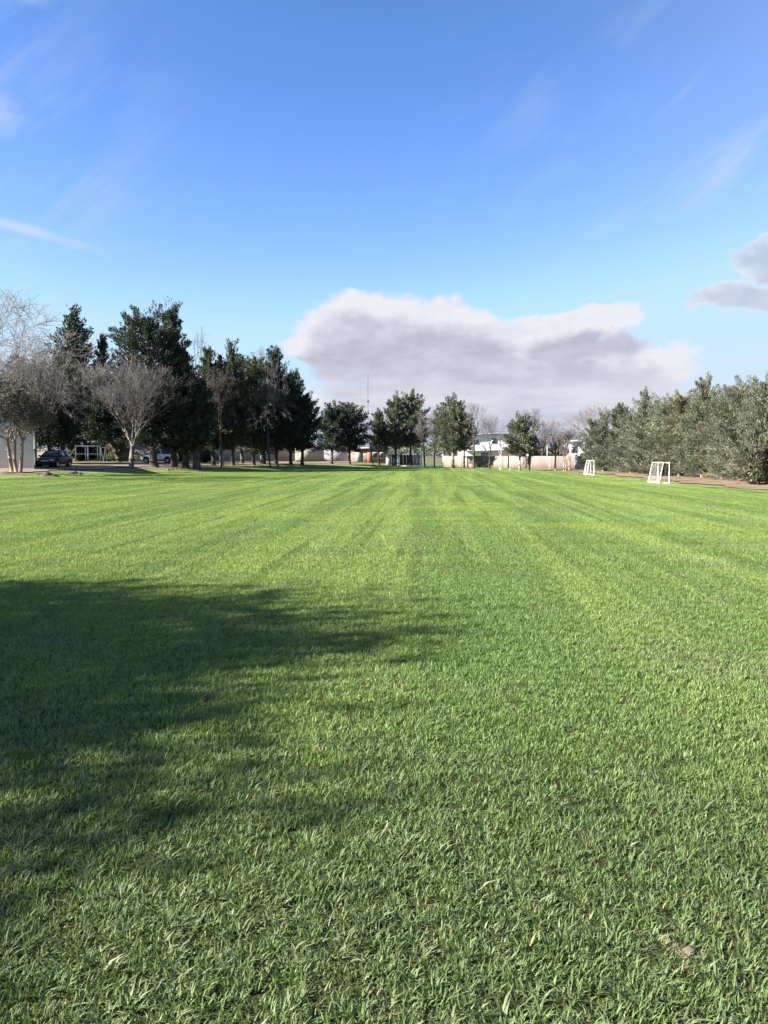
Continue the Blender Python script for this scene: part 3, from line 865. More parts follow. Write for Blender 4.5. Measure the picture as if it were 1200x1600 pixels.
side_tree('broad evergreen left of the photographer, its shadow crossing the foreground', -16.2, 2.8, 9.0, 3.2, 91, 'flat', 2.2)
side_tree('slim evergreen behind the photographer to the left, its shadow fading along the lawn', -15.0, 0.5, 8.0, 2.2, 93, 'cone', 0.9)
side_tree('thin-crowned evergreen farthest behind the photographer to the left', -16.3, -1.5, 9.0, 1.8, 94, 'broad', 0.45)
side_tree('smaller evergreen left of the photographer, its shadow a thin bar on the lawn', -17.5, 5.0, 8.0, 1.7, 92, 'cone', 0.8)

# --- leafless trees
bare_tree('leafless grey tree with wide fan-shaped crown in front of the dark cedar', 205, 72, 560, 72, 101, fork=0.19, stems=8, levels=7, r0=0.24, spread=0.52, bark='bark_grey', group=BARE, upright=0.45)
bare_tree('pale leafless tree outside the left edge, its light branches reaching into view', -75, 50, 452, 165, 102, fork=0.25, stems=7, levels=7, r0=0.25, spread=0.7, bark='bark_pale', twig='twig_pale', group=BARE, upright=0.3, tw=0.0105)
bare_tree('three-stemmed leafy-twigged tree in front of the white building', 24, 59, 598, 50, 103, fork=0.36, stems=4, levels=5, r0=0.13, spread=0.8, bark='bark_warm', trunks=3, leaves=9500, group=BARE, upright=0.15)
bare_tree('brownish leafless tree spreading between white building and tall pointed evergreen', 55, 77, 528, 62, 104, fork=0.3, stems=7, levels=7, tw=0.011, r0=0.16, spread=0.7, group=BARE, twig='twig')
bare_tree('thin leafless tree poking above the row right of the spire top', 312, 82, 508, 10, 105, fork=0.6, stems=3, levels=4, r0=0.07, spread=0.55, group=BARE, bark='bark', twig='bark', leaves=60)
bare_tree('brownish twiggy tree in front of the lighter evergreens of the row', 345, 82, 575, 28, 106, fork=0.36, stems=4, levels=6, r0=0.10, group=BARE, bark='bark', twig='twig_dark', leaves=1500, spread=0.75)
bare_tree('dense pale leafless tree in front of the dark end of the left row', 422, 88, 560, 25, 107, fork=0.4, stems=5, levels=6, r0=0.10, group=BARE, bark='bark', spread=0.8, upright=0.1)
bare_tree('thin leafless treetop rising over the rounded evergreen of the row', 408, 99, 540, 12, 108, fork=0.6, stems=3, levels=5, r0=0.10, spread=0.4, group=BARE)
bare_tree('young leafless tree leaning in the gap left of the central clump', 584, 108, 650, 9, 109, fork=0.45, stems=3, levels=4, r0=0.07, spread=0.5, lean=-0.12, group=BARE)
bare_tree('leafless mauve grey tree right of the central evergreen clump', 664, 110, 642, 15, 110, fork=0.35, stems=4, levels=6, r0=0.11, group=BARE, bark='bark', tw=0.009)
bare_tree('leafless tree before the white barred fence', 679, 111, 640, 13, 111, fork=0.35, stems=4, levels=6, r0=0.10, group=BARE, bark='bark', tw=0.009)
bare_tree('tall straight leafless tree right of the single rounded evergreen', 740, 96, 626, 16, 112, fork=0.5, stems=4, levels=5, r0=0.13, group=BARE, bark='bark', upright=0.5, tw=0.008)
bare_tree('spreading leafless tree in front of the white arched shed', 765, 93, 648, 27, 113, fork=0.25, stems=5, levels=6, r0=0.13, group=BARE, bark='bark')
bare_tree('thin pale-trunked sapling left of the small loose evergreen', 782, 84, 676, 9, 114, fork=0.4, stems=3, levels=4, r0=0.055, group=BARE, bark='twig_white')
bare_tree('second thin pale-trunked sapling, nearest the small loose evergreen', 797, 83, 690, 8, 115, fork=0.4, stems=3, levels=4, r0=0.055, group=BARE, bark='twig_white', lean=0.05)
bare_tree('dark leafless tree with leaning trunk right of the small loose evergreen', 826, 83, 638, 25, 116, fork=0.42, stems=5, levels=6, r0=0.17, group=BARE, bark='bark', lean=0.12)
bare_tree('low spreading leafless tree before the pink wall', 868, 82, 655, 24, 117, fork=0.3, stems=5, levels=6, r0=0.10, group=BARE, bark='bark_warm', twig='twig_pale')
bare_tree('low twiggy leafless tree near the pale gate post', 890, 80, 668, 20, 118, fork=0.3, stems=5, levels=6, r0=0.09, group=BARE, bark='bark_warm', twig='twig_pale', leaves=400)
bare_tree('whitish leafless tree rising behind the far end of the right hedge', 913, 94, 628, 30, 119, fork=0.35, stems=4, levels=6, r0=0.13, group=BARE, bark='twig_white', twig='twig_pale')
bare_tree('forked young leafless tree left of the pale gate post', 883, 78, 690, 10, 120, fork=0.3, stems=3, levels=5, r0=0.05, group=BARE, bark='bark_pale', twig='twig_pale', trunks=2)
bare_tree('hazy leafless tree behind the pink wall', 848, 100, 664, 24, 121, fork=0.3, stems=5, levels=6, r0=0.10, group=BARE, twig='twig_pale')


def distant_wood():
    r = np.random.default_rng(55)
    n = 16000; d = r.uniform(240, 330, n)
    px = r.uniform(180, 1120, n)
    x = (px - 600) / 1200 * d
    hgt = (3.2 + 2.2 * np.sin(px * 0.031) * np.sin(px * 0.011 + 1) + 1.2 * np.sin(px * 0.13)) * r.random(n) ** 0.6
    c = np.stack([x, d, gz(x, d) + np.maximum(hgt, 0.1)], 1)
    L = r.uniform(0.7, 1.5, n)
    V, F = leaf_kites(c, unit(r.normal(0, 1, (n, 3)) + np.array([0, 0, 0.5])), L, L * 0.6, r)
    tag(MB().add(V, F).build('distant_wood', M['needle_mid']), 'low line of distant trees beyond the walls', 'trees', kind='stuff')


distant_wood()


# shrubs
def shrub(label, px, d, top, hw, seed, mt='needle_mid', skirt=None):
    conifer(label, px, d, top, hw, skirt or 740, seed, 'broad', mt, 0.24, 1.0, trunk_r=0.05, name='shrub', group='shrubs by the walls')


shrub('green shrub by the cream wall, right of the thick trunks', 322, 98, 704, 13, 201, 'needle_olive')
shrub('green shrub by the cream wall, left of the thick trunks', 282, 100, 705, 11, 202, 'needle_olive')
shrub('grey green shrub right of the white goal under the trees', 181, 100, 696, 15, 203, 'needle_olive')
shrub('dark shrub right behind the black car', 118, 108, 690, 16, 204, 'needle_olive')
shrub('dark shrub behind the left half of the white goal', 136, 109, 694, 15, 208, 'needle_dark')
shrub('dark shrub behind the right post of the white goal', 160, 109, 693, 15, 209, 'needle_dark')
shrub('dark hedge bush behind the pink wall', 845, 104, 694, 22, 205, 'needle_dark')
shrub('dark rounded bush behind the pink wall near the pole', 872, 102, 686, 17, 206, 'needle_dark')
shrub('dark undergrowth bush beneath the hedge behind the nearer goal', 1040, 57, 728, 14, 207, 'needle_mid', 746)


# ------------------------------------------------------------------ buildings and walls
def wall(name, label, pa, pb, z_top, thick, mt, cat='wall', cap=None, z_bot=-0.3):
    (xa, ya), (xb, yb) = pa, pb
    L = math.hypot(xb - xa, yb - ya); a = math.atan2(yb - ya, xb - xa)
    z0 = min(g(xa, ya), g(xb, yb))
    t = thing(name, label, cat, (xa, ya, z0), a)
    MB().box((0, 0, z_bot), (L, thick, z_top - z0)).build('wall_body', M[mt], t)
    if cap:
        MB().box((-0.03, -0.04, z_top - z0 + 0.002), (L + 0.03, thick + 0.04, z_top - z0 + 0.09)).build('coping', M[cap], t)
    n = int(L / 4)
    for i in range(1, n):
        MB().box((i * L / n - 0.14, -0.035, z_bot), (i * L / n + 0.14, -0.003, z_top - z0 - 0.003)).build('pier', M[mt], t)
    return t


def pt(px, d):
    return (at(px, d), d)


wall('boundary_wall', 'long low pinkish wall behind the trees at the far right end', pt(691, 109), pt(902, 87.5), hz(712.5, 98), 0.2, 'plaster_pink')
wall('boundary_wall', 'cream plaster wall catching the sun, just right of the left row', pt(462, 117), pt(506, 119), hz(700, 118), 0.2, 'plaster_cream')
wall('boundary_wall', 'grey wall behind the separate dark pair of evergreens', pt(506.5, 121), pt(548, 122), hz(703, 121), 0.2, 'plaster_grey')
wall('boundary_wall', 'long cream wall behind the white car and the left row', pt(205, 112), pt(461, 120), hz(690, 115), 0.2, 'plaster_cream')
wall('boundary_wall', 'dark grey garden wall behind the white goal under the trees', pt(20, 118), pt(204, 112.5), hz(700, 115), 0.2, 'brick_dark')


def small_house():
    d = 119
    x0, x1 = at(548, d), at(606, d); z0 = g(x0, d)
    t = thing('small_house', 'small pinkish flat-roofed house behind the central evergreens', 'house', (x0, d, z0))
    W = x1 - x0; H = hz(701, d) - z0
    MB().box((0, 0, -0.3), (W, 5, H)).build('wall_body', M['plaster_pink'], t)
    MB().box((-0.25, -0.35, H + 0.003), (W + 0.25, 5.2, H + 0.18)).build('roof', M['concrete'], t)
    xr = at(574, d) - x0
    MB().box((xr, -0.06, -0.2), (xr + 0.75, -0.003, H - 0.2)).build('brick_panel', M['brick_red'], t)
    for a, b in ((580, 590), (592, 600)):
        xa, xb = at(a, d) - x0, at(b, d) - x0; za, zb = hz(716, d) - z0, hz(707, d) - z0
        w = MB().box((xa, -0.05, za), (xb, -0.003, zb)).build('window', M['white_paint'], t)
        MB().box((xa + 0.06, -0.07, za + 0.06), (xb - 0.06, -0.053, zb - 0.06)).build('pane', M['glass'], w)
    xa = at(556, d) - x0
    w = MB().box((xa, -0.05, 0.1), (xa + 0.95, -0.003, 2.0)).build('door', M['grey_metal'], t)
    MB().box((xa + 0.8, -0.1, 0.95), (xa + 0.86, -0.052, 1.1)).build('handle', M['dark_metal'], w)


small_house()


def entrance():
    d = 113
    X = lambda px: at(px, d)
    zt = hz(710, d); zb = g(X(640), d)
    t = thing('entrance_gate', 'grey entrance wall with a dark gate opening behind the central clump', 'gate', (X(603), d, zb))
    x0 = X(603)
    MB().box((0, 0, -0.2), (X(611.5) - x0, 0.25, zt - zb)).build('pillar', M['plaster_grey'], t)
    MB().box((X(621) - x0, 0, -0.2), (X(624) - x0, 0.25, zt - zb)).build('pillar', M['plaster_white'], t)
    MB().box((X(657) - x0, 0, -0.2), (X(659.5) - x0, 0.25, zt - zb)).build('pillar', M['plaster_white'], t)
    lf = MB().box((X(612) - x0, 0.08, 0.03), (X(620.5) - x0, 0.14, zt - zb - 0.1)).build('gate_leaf', M['dark_metal'], t)
    MB().box((X(619) - x0, 0.03, 0.8), (X(619.8) - x0, 0.078, 0.95)).build('handle', M['grey_metal'], lf)
    wide = X(656.5) - X(624.5)
    n = 6
    for i in range(n):
        a = X(624.5) - x0 + wide * i / n
        MB().box((a + 0.01, 0.08, 0.22), (a + wide / n - 0.02, 0.13, zt - zb - 0.08)).build('gate_panel', M['grey_metal'] if i > 3 else M['dark_metal'], t)
    MB().box((X(621) - x0, -0.12, -0.2), (X(659.5) - x0, -0.004, 0.17)).build('sill', M['plaster_white'], t)
    f = thing('barred_fence', 'white barred metal fence right of the grey entrance gate', 'fence', (X(660), d - 1.0, zb))
    w = X(690) - X(660); h = hz(711, d - 1) - zb
    MB().box((0, -0.1, -0.2), (w, 0.1, 0.17)).build('sill', M['plaster_white'], f)
    for z in (0.28, h - 0.06):
        MB().box((0, -0.03, z), (w, 0.03, z + 0.05)).build('rail', M['white_paint'], f)
    bar = MB().box((-0.022, -0.022, 0.331), (0.022, 0.022, h - 0.062)).mesh('bar')
    bar.materials.append(M['white_paint'])
    for i in range(20):
        o = bpy.data.objects.new('bar', bar); COL.objects.link(o); o.parent = f; o.location = (w * (i + 0.5) / 20, 0, 0)
    MB().box((w + 0.01, -0.14, -0.2), (w + 0.27, 0.14, h + 0.08)).build('post', M['plaster_white'], f)


entrance()


def arched_shed():
    d = 126
    x0, x1 = at(728, d), at(834, d); z0 = 0.0
    eave = hz(684, d); crown = hz(678.5, d)
    t = thing('arched_shed', 'large white shed with a shallow arched roof behind the pink wall', 'shed', (x0, d, z0))
    W = x1 - x0; n = 20
    u = np.linspace(0, 1, n)
    topz = eave + (crown - eave) * (1 - (2 * u - 1) ** 2)
    v = []; fs = []
    for k, yy in enumerate((0, 14)):
        for i in range(n):
            v.append((u[i] * W, yy, -0.2)); v.append((u[i] * W, yy, topz[i]))
    for i in range(n - 1):
        fs.append((2 * i, 2 * i + 2, 2 * i + 3, 2 * i + 1)); o = 2 * n; fs.append((o + 2 * i + 1, o + 2 * i + 3, o + 2 * i + 2, o + 2 * i))
    fs += [(0, 1, 2 * n + 1, 2 * n), (2 * n - 2, 4 * n - 2, 4 * n - 1, 2 * n - 1)]
    MB().add(v, fs).build('wall_body', M['plaster_white'], t)
    v = []; fs = []
    for yy in (-0.5, 14.4):
        for i in range(n):
            e = -0.35 + u[i] * (W + 0.7); v.append((e, yy, topz[i] + 0.02)); v.append((e, yy, topz[i] + 0.22))
    for i in range(n - 1):
        a = 2 * i; o = 2 * n
        fs += [(a, a + 2, a + 3, a + 1), (o + a + 1, o + a + 3, o + a + 2, o + a), (a + 1, a + 3, o + a + 3, o + a + 1), (a, o + a, o + a + 2, a + 2)]
    fs += [(0, 1, 2 * n + 1, 2 * n), (2 * n - 2, 4 * n - 2, 4 * n - 1, 2 * n - 1)]
    MB().add(v, fs).build('roof', M['sheet_roof'], t)
    for pa, pb, ya, yb in ((742, 748, 694, 688), (768, 776, 693, 685), (795, 801, 694, 688)):
        xa, xb = at(pa, d) - x0, at(pb, d) - x0
        w = MB().box((xa, -0.06, hz(ya, d)), (xb, -0.003, hz(yb, d))).build('window', M['grey_metal'], t)
        MB().box((xa + 0.07, -0.08, hz(ya, d) + 0.07), (xb - 0.07, -0.063, hz(yb, d) - 0.07)).build('pane', M['glass'], w)
    MB().box((-0.2, -1.2, hz(704.5, d)), (W * 0.75, -0.004, hz(703.4, d))).build('canopy', M['grey_metal'], t)
    MB().box((at(752, d) - x0, -0.06, -0.1), (at(762, d) - x0, -0.003, 2.1)).build('door', M['grey_metal'], t)


arched_shed()


def pale_house():
    d = 112
    x0, x1 = at(886, d), at(945, d)
    t = thing('pale_house', 'cream two-storey house glimpsed through twigs beside the right hedge', 'house', (x0, d, 0))
    W = x1 - x0; H = hz(690, d)
    MB().box((0, 0, -0.2), (W, 7, H)).build('wall_body', M['plaster_white'], t)
    MB().box((-0.3, -0.4, H + 0.003), (W + 0.3, 7.3, H + 0.2)).build('roof', M['concrete'], t)
    for k in range(3):
        xa = 0.5 + k * 1.8
        w = MB().box((xa, -0.06, 2.0), (xa + 0.9, -0.003, 3.0)).build('window', M['grey_metal'], t)
        MB().box((xa + 0.07, -0.08, 2.07), (xa + 0.83, -0.063, 2.93)).build('pane', M['glass'], w)


pale_house()


def white_building():
    x1, y1 = at(53, 63.2), 63.2
    x0, y0 = at(-110, 62), 62.0
    back = 9.0
    k = x1 / y1
    z0 = g(x1, y1)
    t = thing('white_building', 'plain white building at the left edge behind the three-stemmed tree', 'building', (x1, y1, z0))
    H = hz(640, 63) - z0
    P = [(0, 0), (k * back - 0.35, back), (x0 - x1 + k * back, back), (x0 - x1, y0 - y1)]
    v = [(x, y, -0.6) for x, y in P] + [(x, y, H) for x, y in P]
    MB().add(v, [(0, 1, 5, 4), (1, 2, 6, 5), (2, 3, 7, 6), (3, 0, 4, 7), (4, 5, 6, 7), (3, 2, 1, 0)]).build('wall_body', M['plaster_white'], t)
    c = np.mean(np.array(P), 0)
    Q = [tuple(c + (np.array(q) - c) * 1.035) for q in P]
    v = [(x, y, H + 0.004) for x, y in Q] + [(x, y, H + 0.22) for x, y in Q]
    MB().add(v, [(0, 1, 5, 4), (1, 2, 6, 5), (2, 3, 7, 6), (3, 0, 4, 7), (4, 5, 6, 7), (3, 2, 1, 0)]).build('roof', M['sheet_roof'], t)
    v = [(x * 1.002, y - 0.02, -0.5) for x, y in (P[3], P[0])] + [(x * 1.002, y - 0.02, 0.12) for x, y in (P[3], P[0])]
    MB().add(v, [(0, 1, 3, 2)]).build('plinth', M['concrete'], t)


white_building()


def gate_post():
    d = 85
    x = at(900, d)
    t = thing('gate_post', 'pale square gate post at the right end of the pink wall', 'post', (x, d, 0))
    h = hz(711, d)
    MB().box((-0.09, -0.12, -0.2), (0.16, 0.12, h)).build('shaft', M['plaster_white'], t)
    MB().box((-0.13, -0.16, h + 0.002), (0.20, 0.16, h + 0.08)).build('cap', M['concrete'], t)
    q = thing('metal_gate', 'dark narrow metal gate beside the pale gate post', 'gate', (x + 0.22, d + 0.05, 0))
    for i in range(4):
        MB().box((0.02 + i * 0.17, 0, 0.06), (0.175 + i * 0.17, 0.05, h - 0.1)).build('panel', M['dark_metal'], q)
    MB().box((0, -0.03, h * 0.5), (0.7, -0.003, h * 0.5 + 0.06)).build('rail', M['grey_metal'], q)
    wall('boundary_wall', 'short grey wall between the dark gate and the right hedge', (x + 1.0, d + 0.1), (x + 4.6, d - 2.0), hz(716, d), 0.18, 'plaster_grey')


gate_post()


def pole():
    d = 96
    t = thing('pole', 'thin white pole standing behind the pink wall among twigs', 'pole', (at(855, d), d, 0))
    MB().tube((0, 0, -0.1), (0, 0, hz(690, d)), 0.06, 8).build('shaft', M['white_paint'], t)
    MB().box((-0.12, -0.12, hz(690, d)), (0.12, 0.12, hz(690, d) + 0.12)).build('cap', M['grey_metal'], t)


pole()


def antenna():
    d = 420.0
    x = at(575, d); z = g(x, d); H = hz(583, d) - z
    t = thing('antenna_mast', 'thin lattice antenna mast rising above the gap between the evergreens', 'mast', (x, d, z))
    b = MB(); w = 0.28
    cs = [(w, 0), (-w / 2, w * 0.87), (-w / 2, -w * 0.87)]
    n = 40
    for i in range(n):
        za, zb = H * i / n, H * (i + 1) / n
        for k in range(3):
            a, c = cs[k], cs[(k + 1) % 3]
            b.tubes([(a[0], a[1], za), (a[0], a[1], za)], [(a[0], a[1], zb), (c[0], c[1], zb)], 0.025, 0.025, 3)
    b.build('lattice', M['dark_metal'], t)
    MB().box((-0.5, -0.5, H * 0.655), (0.5, 0.5, H * 0.675)).build('platform', M['dark_metal'], t)
    MB().tube((0, 0, H), (0, 0, H + 2.5), 0.03, 5).build('spike', M['grey_metal'], t)
    for k in range(3):
        a = k * 2.094 + 0.5
        MB().tube((math.cos(a) * 20, math.sin(a) * 20, 0), (0, 0, H * 0.66), 0.012, 3).build('guy_wire', M['grey_metal'], t)


antenna()


# ------------------------------------------------------------------ goals
def net_panel(b, A, B, C, D, step=0.12, r=0.0015):
    """threads across the quad A-B-C-D"""
    A, B, C, D = (np.array(q, float) for q in (A, B, C, D))
    nu = max(2, int(np.linalg.norm(B - A) / step)); nv = max(2, int(np.linalg.norm(D - A) / step))
    p0 = []; p1 = []
    for i in range(nu + 1):
        u = i / nu; p0.append(A + (B - A) * u); p1.append(D + (C - D) * u)
    for j in range(nv + 1):
        v = j / nv; p0.append(A + (D - A) * v); p1.append(B + (C - B) * v)
    b.tubes(p0, p1, r, r, 3)


def small_goal(label, x, y, rz, W=2.7, H=1.22, dt=0.34, db=0.56):
    """mouth along +x local, width along y, sloping back towards -x"""
    t = thing('small_goal', label, 'goal', (x, y, g(x, y)), rz, 'small white goals by the right hedge')
    r = 0.025
    z0 = 0.03
    for yy in (0, W):
        MB().tube((0, yy, 0), (0, yy, H), r, 8).build('post', M['white_paint'], t, smooth=True)
        MB().tube((-dt, yy, H - 0.03), (-db, yy, 0.0), r * 0.85, 8).build('back_stay', M['white_paint'], t, smooth=True)
        MB().tube((0, yy, H - 0.03), (-dt, yy, H - 0.03), r * 0.85, 8).build('top_stay', M['white_paint'], t, smooth=True)
        MB().tube((0, yy, z0), (-db, yy, z0), r * 0.85, 8).build('base_bar', M['white_paint'], t, smooth=True)
    MB().tube((0, -r, H - 0.03), (0, W + r, H - 0.03), r, 8).build('crossbar', M['white_paint'], t, smooth=True)
    MB().tube((-db, 0, z0), (-db, W, z0), r * 0.85, 8).build('rear_ground_bar', M['white_paint'], t, smooth=True)
    MB().tube((-dt, 0, H - 0.03), (-dt, W, H - 0.03), r * 0.7, 8).build('rear_top_bar', M['white_paint'], t, smooth=True)
    b = MB()
    net_panel(b, (-dt, 0, H - 0.03), (-dt, W, H - 0.03), (-db, W, z0), (-db, 0, z0))
    net_panel(b, (0, 0, H - 0.03), (0, W, H - 0.03), (-dt, W, H - 0.03), (-dt, 0, H - 0.03))
    for yy in (0, W):
        net_panel(b, (0, yy, H - 0.03), (-dt, yy, H - 0.03), (-db, yy, z0), (0, yy, z0))
    b.build('net', M['net'], t)
    return t


small_goal('nearer small white goal with net, standing before the right hedge', at(1046.5, 44), 44.0, R(-6.5))
small_goal('farther small white goal, at the corner by the end of the right hedge', at(928.5, 62.5), 62.5, R(-9.5))


def big_goal():
    d = 103
    x0 = at(118, d); z0 = g(at(138, d), d)
    t = thing('large_goal', 'white framed goal under the dark trees behind the black car', 'goal', (x0, d, z0))
    W = at(157, d) - x0; H = 2.0
    r = 0.07
    for xx in (0.02, W / 2, W):
        MB().box((xx - r, -r, -0.05), (xx + r, r, H)).build('post', M['white_paint'], t)
    MB().box((-r, -r - 0.003, H + 0.002), (W + r, r + 0.003, H + 0.13)).build('crossbar', M['white_paint'], t)
    MB().box((r + 0.03, -0.04, H * 0.48), (W / 2 - r - 0.01, 0.04, H * 0.48 + 0.08)).build('mid_rail', M['white_paint'], t)
    MB().box((W / 2 + r + 0.01, -0.04, H * 0.48), (W - r - 0.01, 0.04, H * 0.48 + 0.08)).build('mid_rail', M['white_paint'], t)
    for xx in (W * 0.27, W * 0.76):
        MB().box((xx - 0.05, 1.1, -0.05), (xx + 0.05, 1.2, H)).build('rear_post', M['white_paint'], t)
    MB().box((W * 0.2, 1.11, H + 0.002), (W * 0.84, 1.19, H + 0.07)).build('rear_crossbar', M['white_paint'], t)
    MB().tube((-0.02, 0.0, H * 0.93), (-0.70, -0.5, 0.45), 0.05, 6).build('brace', M['white_paint'], t)
    MB().tube((W + 0.05, 0.0, H * 0.88), (W + 0.72, -0.8, -0.03), 0.06, 6).build('brace', M['white_paint'], t)
    q = thing('trestle', 'white A-shaped trestle right of the goal under the trees', 'trestle', (at(168, d), d - 0.8, g(at(168, d), d - 0.8)))
    MB().tube((0.0, 0, 1.82), (-0.26, 0, -0.03), 0.055, 6).build('leg', M['white_paint'], q)
    MB().tube((0.02, 0.1, 1.82), (0.16, 0.1, -0.03), 0.055, 6).build('leg', M['white_paint'], q)
    MB().box((-0.06, -0.1, 1.80), (0.45, 0.15, 1.88)).build('top_bar', M['white_paint'], q)


big_goal()


# ------------------------------------------------------------------ cars
def loft(sections, close=True):
    """sections: list of (x, [(y,z), ...]) with equal counts, lofted along x"""
    n = len(sections[0][1])
    v = []; f = []
    for x, s in sections:
        for y, z in s:
            v.append((x, y, z))
    for k in range(len(sections) - 1):
        for i in range(n):
            j = (i + 1) % n
            f.append((k * n + i, k * n + j, (k + 1) * n + j, (k + 1) * n + i))
    b = MB().add(v, f)
    e = (len(sections) - 1) * n
    b.f.append(np.array([list(range(n))[::-1]], np.int32)); b.f.append(np.array([[e + i for i in range(n)]], np.int32))
    return b


def car(name, label, loc, heading, paint, suv=False):
    """front towards +x; origin on the ground under the middle"""
    t = thing(name, label, 'car', loc, heading)
    L = 4.2; hw = 0.88; gc = 0.2 if not suv else 0.24
    belt = 0.92 if not suv else 1.0
    roof = 1.48 if not suv else 1.60

    def sec(x, w, z0, z1, crown=0.03):
        return (x, [(-w * 0.94, z0), (w * 0.94, z0), (w, z0 + 0.18), (w, z1 - 0.22), (w * 0.96, z1 - 0.06), (w * 0.80, z1), (0, z1 + crown), (-w * 0.80, z1), (-w * 0.96, z1 - 0.06), (-w, z1 - 0.22), (-w, z0 + 0.18)])
    hood = belt - 0.06
    body = loft([sec(-2.10, hw * 0.86, gc + 0.14, belt - 0.10), sec(-2.0, hw * 0.95, gc + 0.05, belt), sec(-1.3, hw, gc, belt + 0.02), sec(0.0, hw, gc, belt),
                 sec(0.8, hw, gc, belt - 0.01), sec(1.5, hw * 0.98, gc, hood - 0.04), sec(1.95, hw * 0.92, gc + 0.04, hood - 0.16), sec(2.10, hw * 0.80, gc + 0.12, hood - 0.30)])
    bo = body.build('body', M[paint], t, smooth=True, bevel=0.02)

    def cab(x, w0, w1, z1):
        return (x, [(-w0, belt - 0.04), (w0, belt - 0.04), (w1, z1 - 0.05), (w1 * 0.85, z1), (-w1 * 0.85, z1), (-w1, z1 - 0.05)])
    ca = loft([cab(-1.98, 0.78, 0.70, belt + 0.10), cab(-1.62, 0.80, 0.62, roof - 0.08), cab(-0.9, 0.82, 0.62, roof), cab(-0.1, 0.82, 0.63, roof), cab(0.28, 0.82, 0.64, roof - 0.06), cab(1.08, 0.80, 0.74, belt + 0.02)])
    ca.build('cabin', M[paint] if not suv else M['car_white'], t, smooth=False, bevel=0.02)
    roofm = MB().box((-1.5, -0.52, roof + 0.002), (0.15, 0.52, roof + 0.025)).build('roof_panel', M['plastic_black' if suv else paint], t)
    # glass set just proud of the cabin
    for s in (-1, 1):
        def q(x, z, o=0.012):
            k = (z - (belt - 0.04)) / (roof - 0.05 - (belt - 0.04))
            return (x, s * (0.82 + (0.625 - 0.82) * k + o), z)
        a = belt + 0.03; z = roof - 0.10
        for p4 in ([q(-0.42, a), q(0.86, a), q(0.26, z), q(-0.42, z)], [q(-1.72, a), q(-0.50, a), q(-0.50, z), q(-1.42, z)]):
            v = p4 + [(x_, y_ - s * 0.02, z_) for x_, y_, z_ in p4]
            MB().add(v, [(0, 1, 2, 3), (7, 6, 5, 4), (0, 4, 5, 1), (1, 5, 6, 2), (2, 6, 7, 3), (3, 7, 4, 0)]).build('side_window', M['glass'], t)
        dr = MB().box((-0.465, s * hw - 0.004, gc + 0.2), (-0.445, s * hw + 0.004, belt - 0.12)).build('door_seam', M['plastic_black'], t)
        MB().box((-0.38, s * hw - 0.005, belt - 0.2), (-0.18, s * hw + 0.025, belt - 0.16)).build('door_handle', M['plastic_black' if suv else 'rim'], t)
        mi = MB().box((0.62, s * (hw - 0.02), belt + 0.02), (0.78, s * (hw + 0.17), belt + 0.15)).build('mirror', M[paint], t, bevel=0.03)
        MB().box((1.86, s * 0.46, hood - 0.32), (2.085, s * 0.80, hood - 0.20)).build('headlight', M['lamp'], t, bevel=0.03)
        MB().box((-2.10, s * 0.50, belt - 0.30), (-1.98, s * 0.84, belt - 0.14)).build('tail_light', M['lamp_red'], t, bevel=0.02)
        MB().box((-1.0, s * (hw - 0.01), gc + 0.0), (1.0, s * (hw + 0.015), gc + 0.13)).build('side_sill', M['plastic_black'], t)
        for xw in (-1.28, 1.30):
            R0 = 0.32
            ar = MB().tube((xw, s * (hw - 0.28), R0 + 0.03), (xw, s * (hw + 0.008), R0 + 0.03), R0 + 0.08, 20).build('wheel_arch', M['plastic_black'], t)
            wh = MB().tube((xw, s * (hw - 0.20), R0), (xw, s * (hw + 0.02), R0), R0, 20).build('wheel', M['rubber'], t, bevel=0.02)
            rm = MB().tube((xw, s * (hw + 0.005), R0), (xw, s * (hw + 0.03), R0), R0 * 0.66, 16)
            rm.build('rim', M['rim'], wh)
    v = [(1.02, -0.70, belt + 0.045), (1.02, 0.70, belt + 0.045), (0.36, 0.58, roof - 0.09), (0.36, -0.58, roof - 0.09)]
    v2 = [(x_ + 0.02, y_, z_ + 0.028) for x_, y_, z_ in v]
    MB().add(v2 + v, [(0, 1, 2, 3), (7, 6, 5, 4), (0, 4, 5, 1), (1, 5, 6, 2), (2, 6, 7, 3), (3, 7, 4, 0)]).build('windscreen', M['glass'], t)
    v = [(-1.97, -0.64, belt + 0.13), (-1.97, 0.64, belt + 0.13), (-1.67, 0.56, roof - 0.13), (-1.67, -0.56, roof - 0.13)]
    v2 = [(x_ - 0.02, y_, z_ + 0.015) for x_, y_, z_ in v]
    MB().add(v2 + v, [(3, 2, 1, 0), (4, 5, 6, 7), (1, 5, 4, 0), (2, 6, 5, 1), (3, 7, 6, 2), (0, 4, 7, 3)]).build('rear_window', M['glass'], t)
    MB().box((1.95, -0.42, hood - 0.36), (2.115, 0.42, hood - 0.26)).build('grille', M['rim'], t)
    MB().box((1.9, -0.60, gc + 0.08), (2.13, 0.60, gc + 0.26)).build('bumper_intake', M['plastic_black'], t, bevel=0.02)
    MB().box((2.10, -0.22, gc + 0.30), (2.135, 0.22, gc + 0.40)).build('number_plate', M['lamp'], t)
    return t


cx, cy = at(84, 68.5), 68.5
car('parked_car', 'black hatchback parked nose-out in shade beside the white building', (cx, cy, g(cx, cy) + 0.02), R(-90), 'car_black')
cx, cy = at(249, 92), 92.0
car('parked_car', 'white car with black roof parked side-on behind the thick trunks', (cx, cy, g(cx, cy) + 0.02), R(176), 'car_white', suv=True)


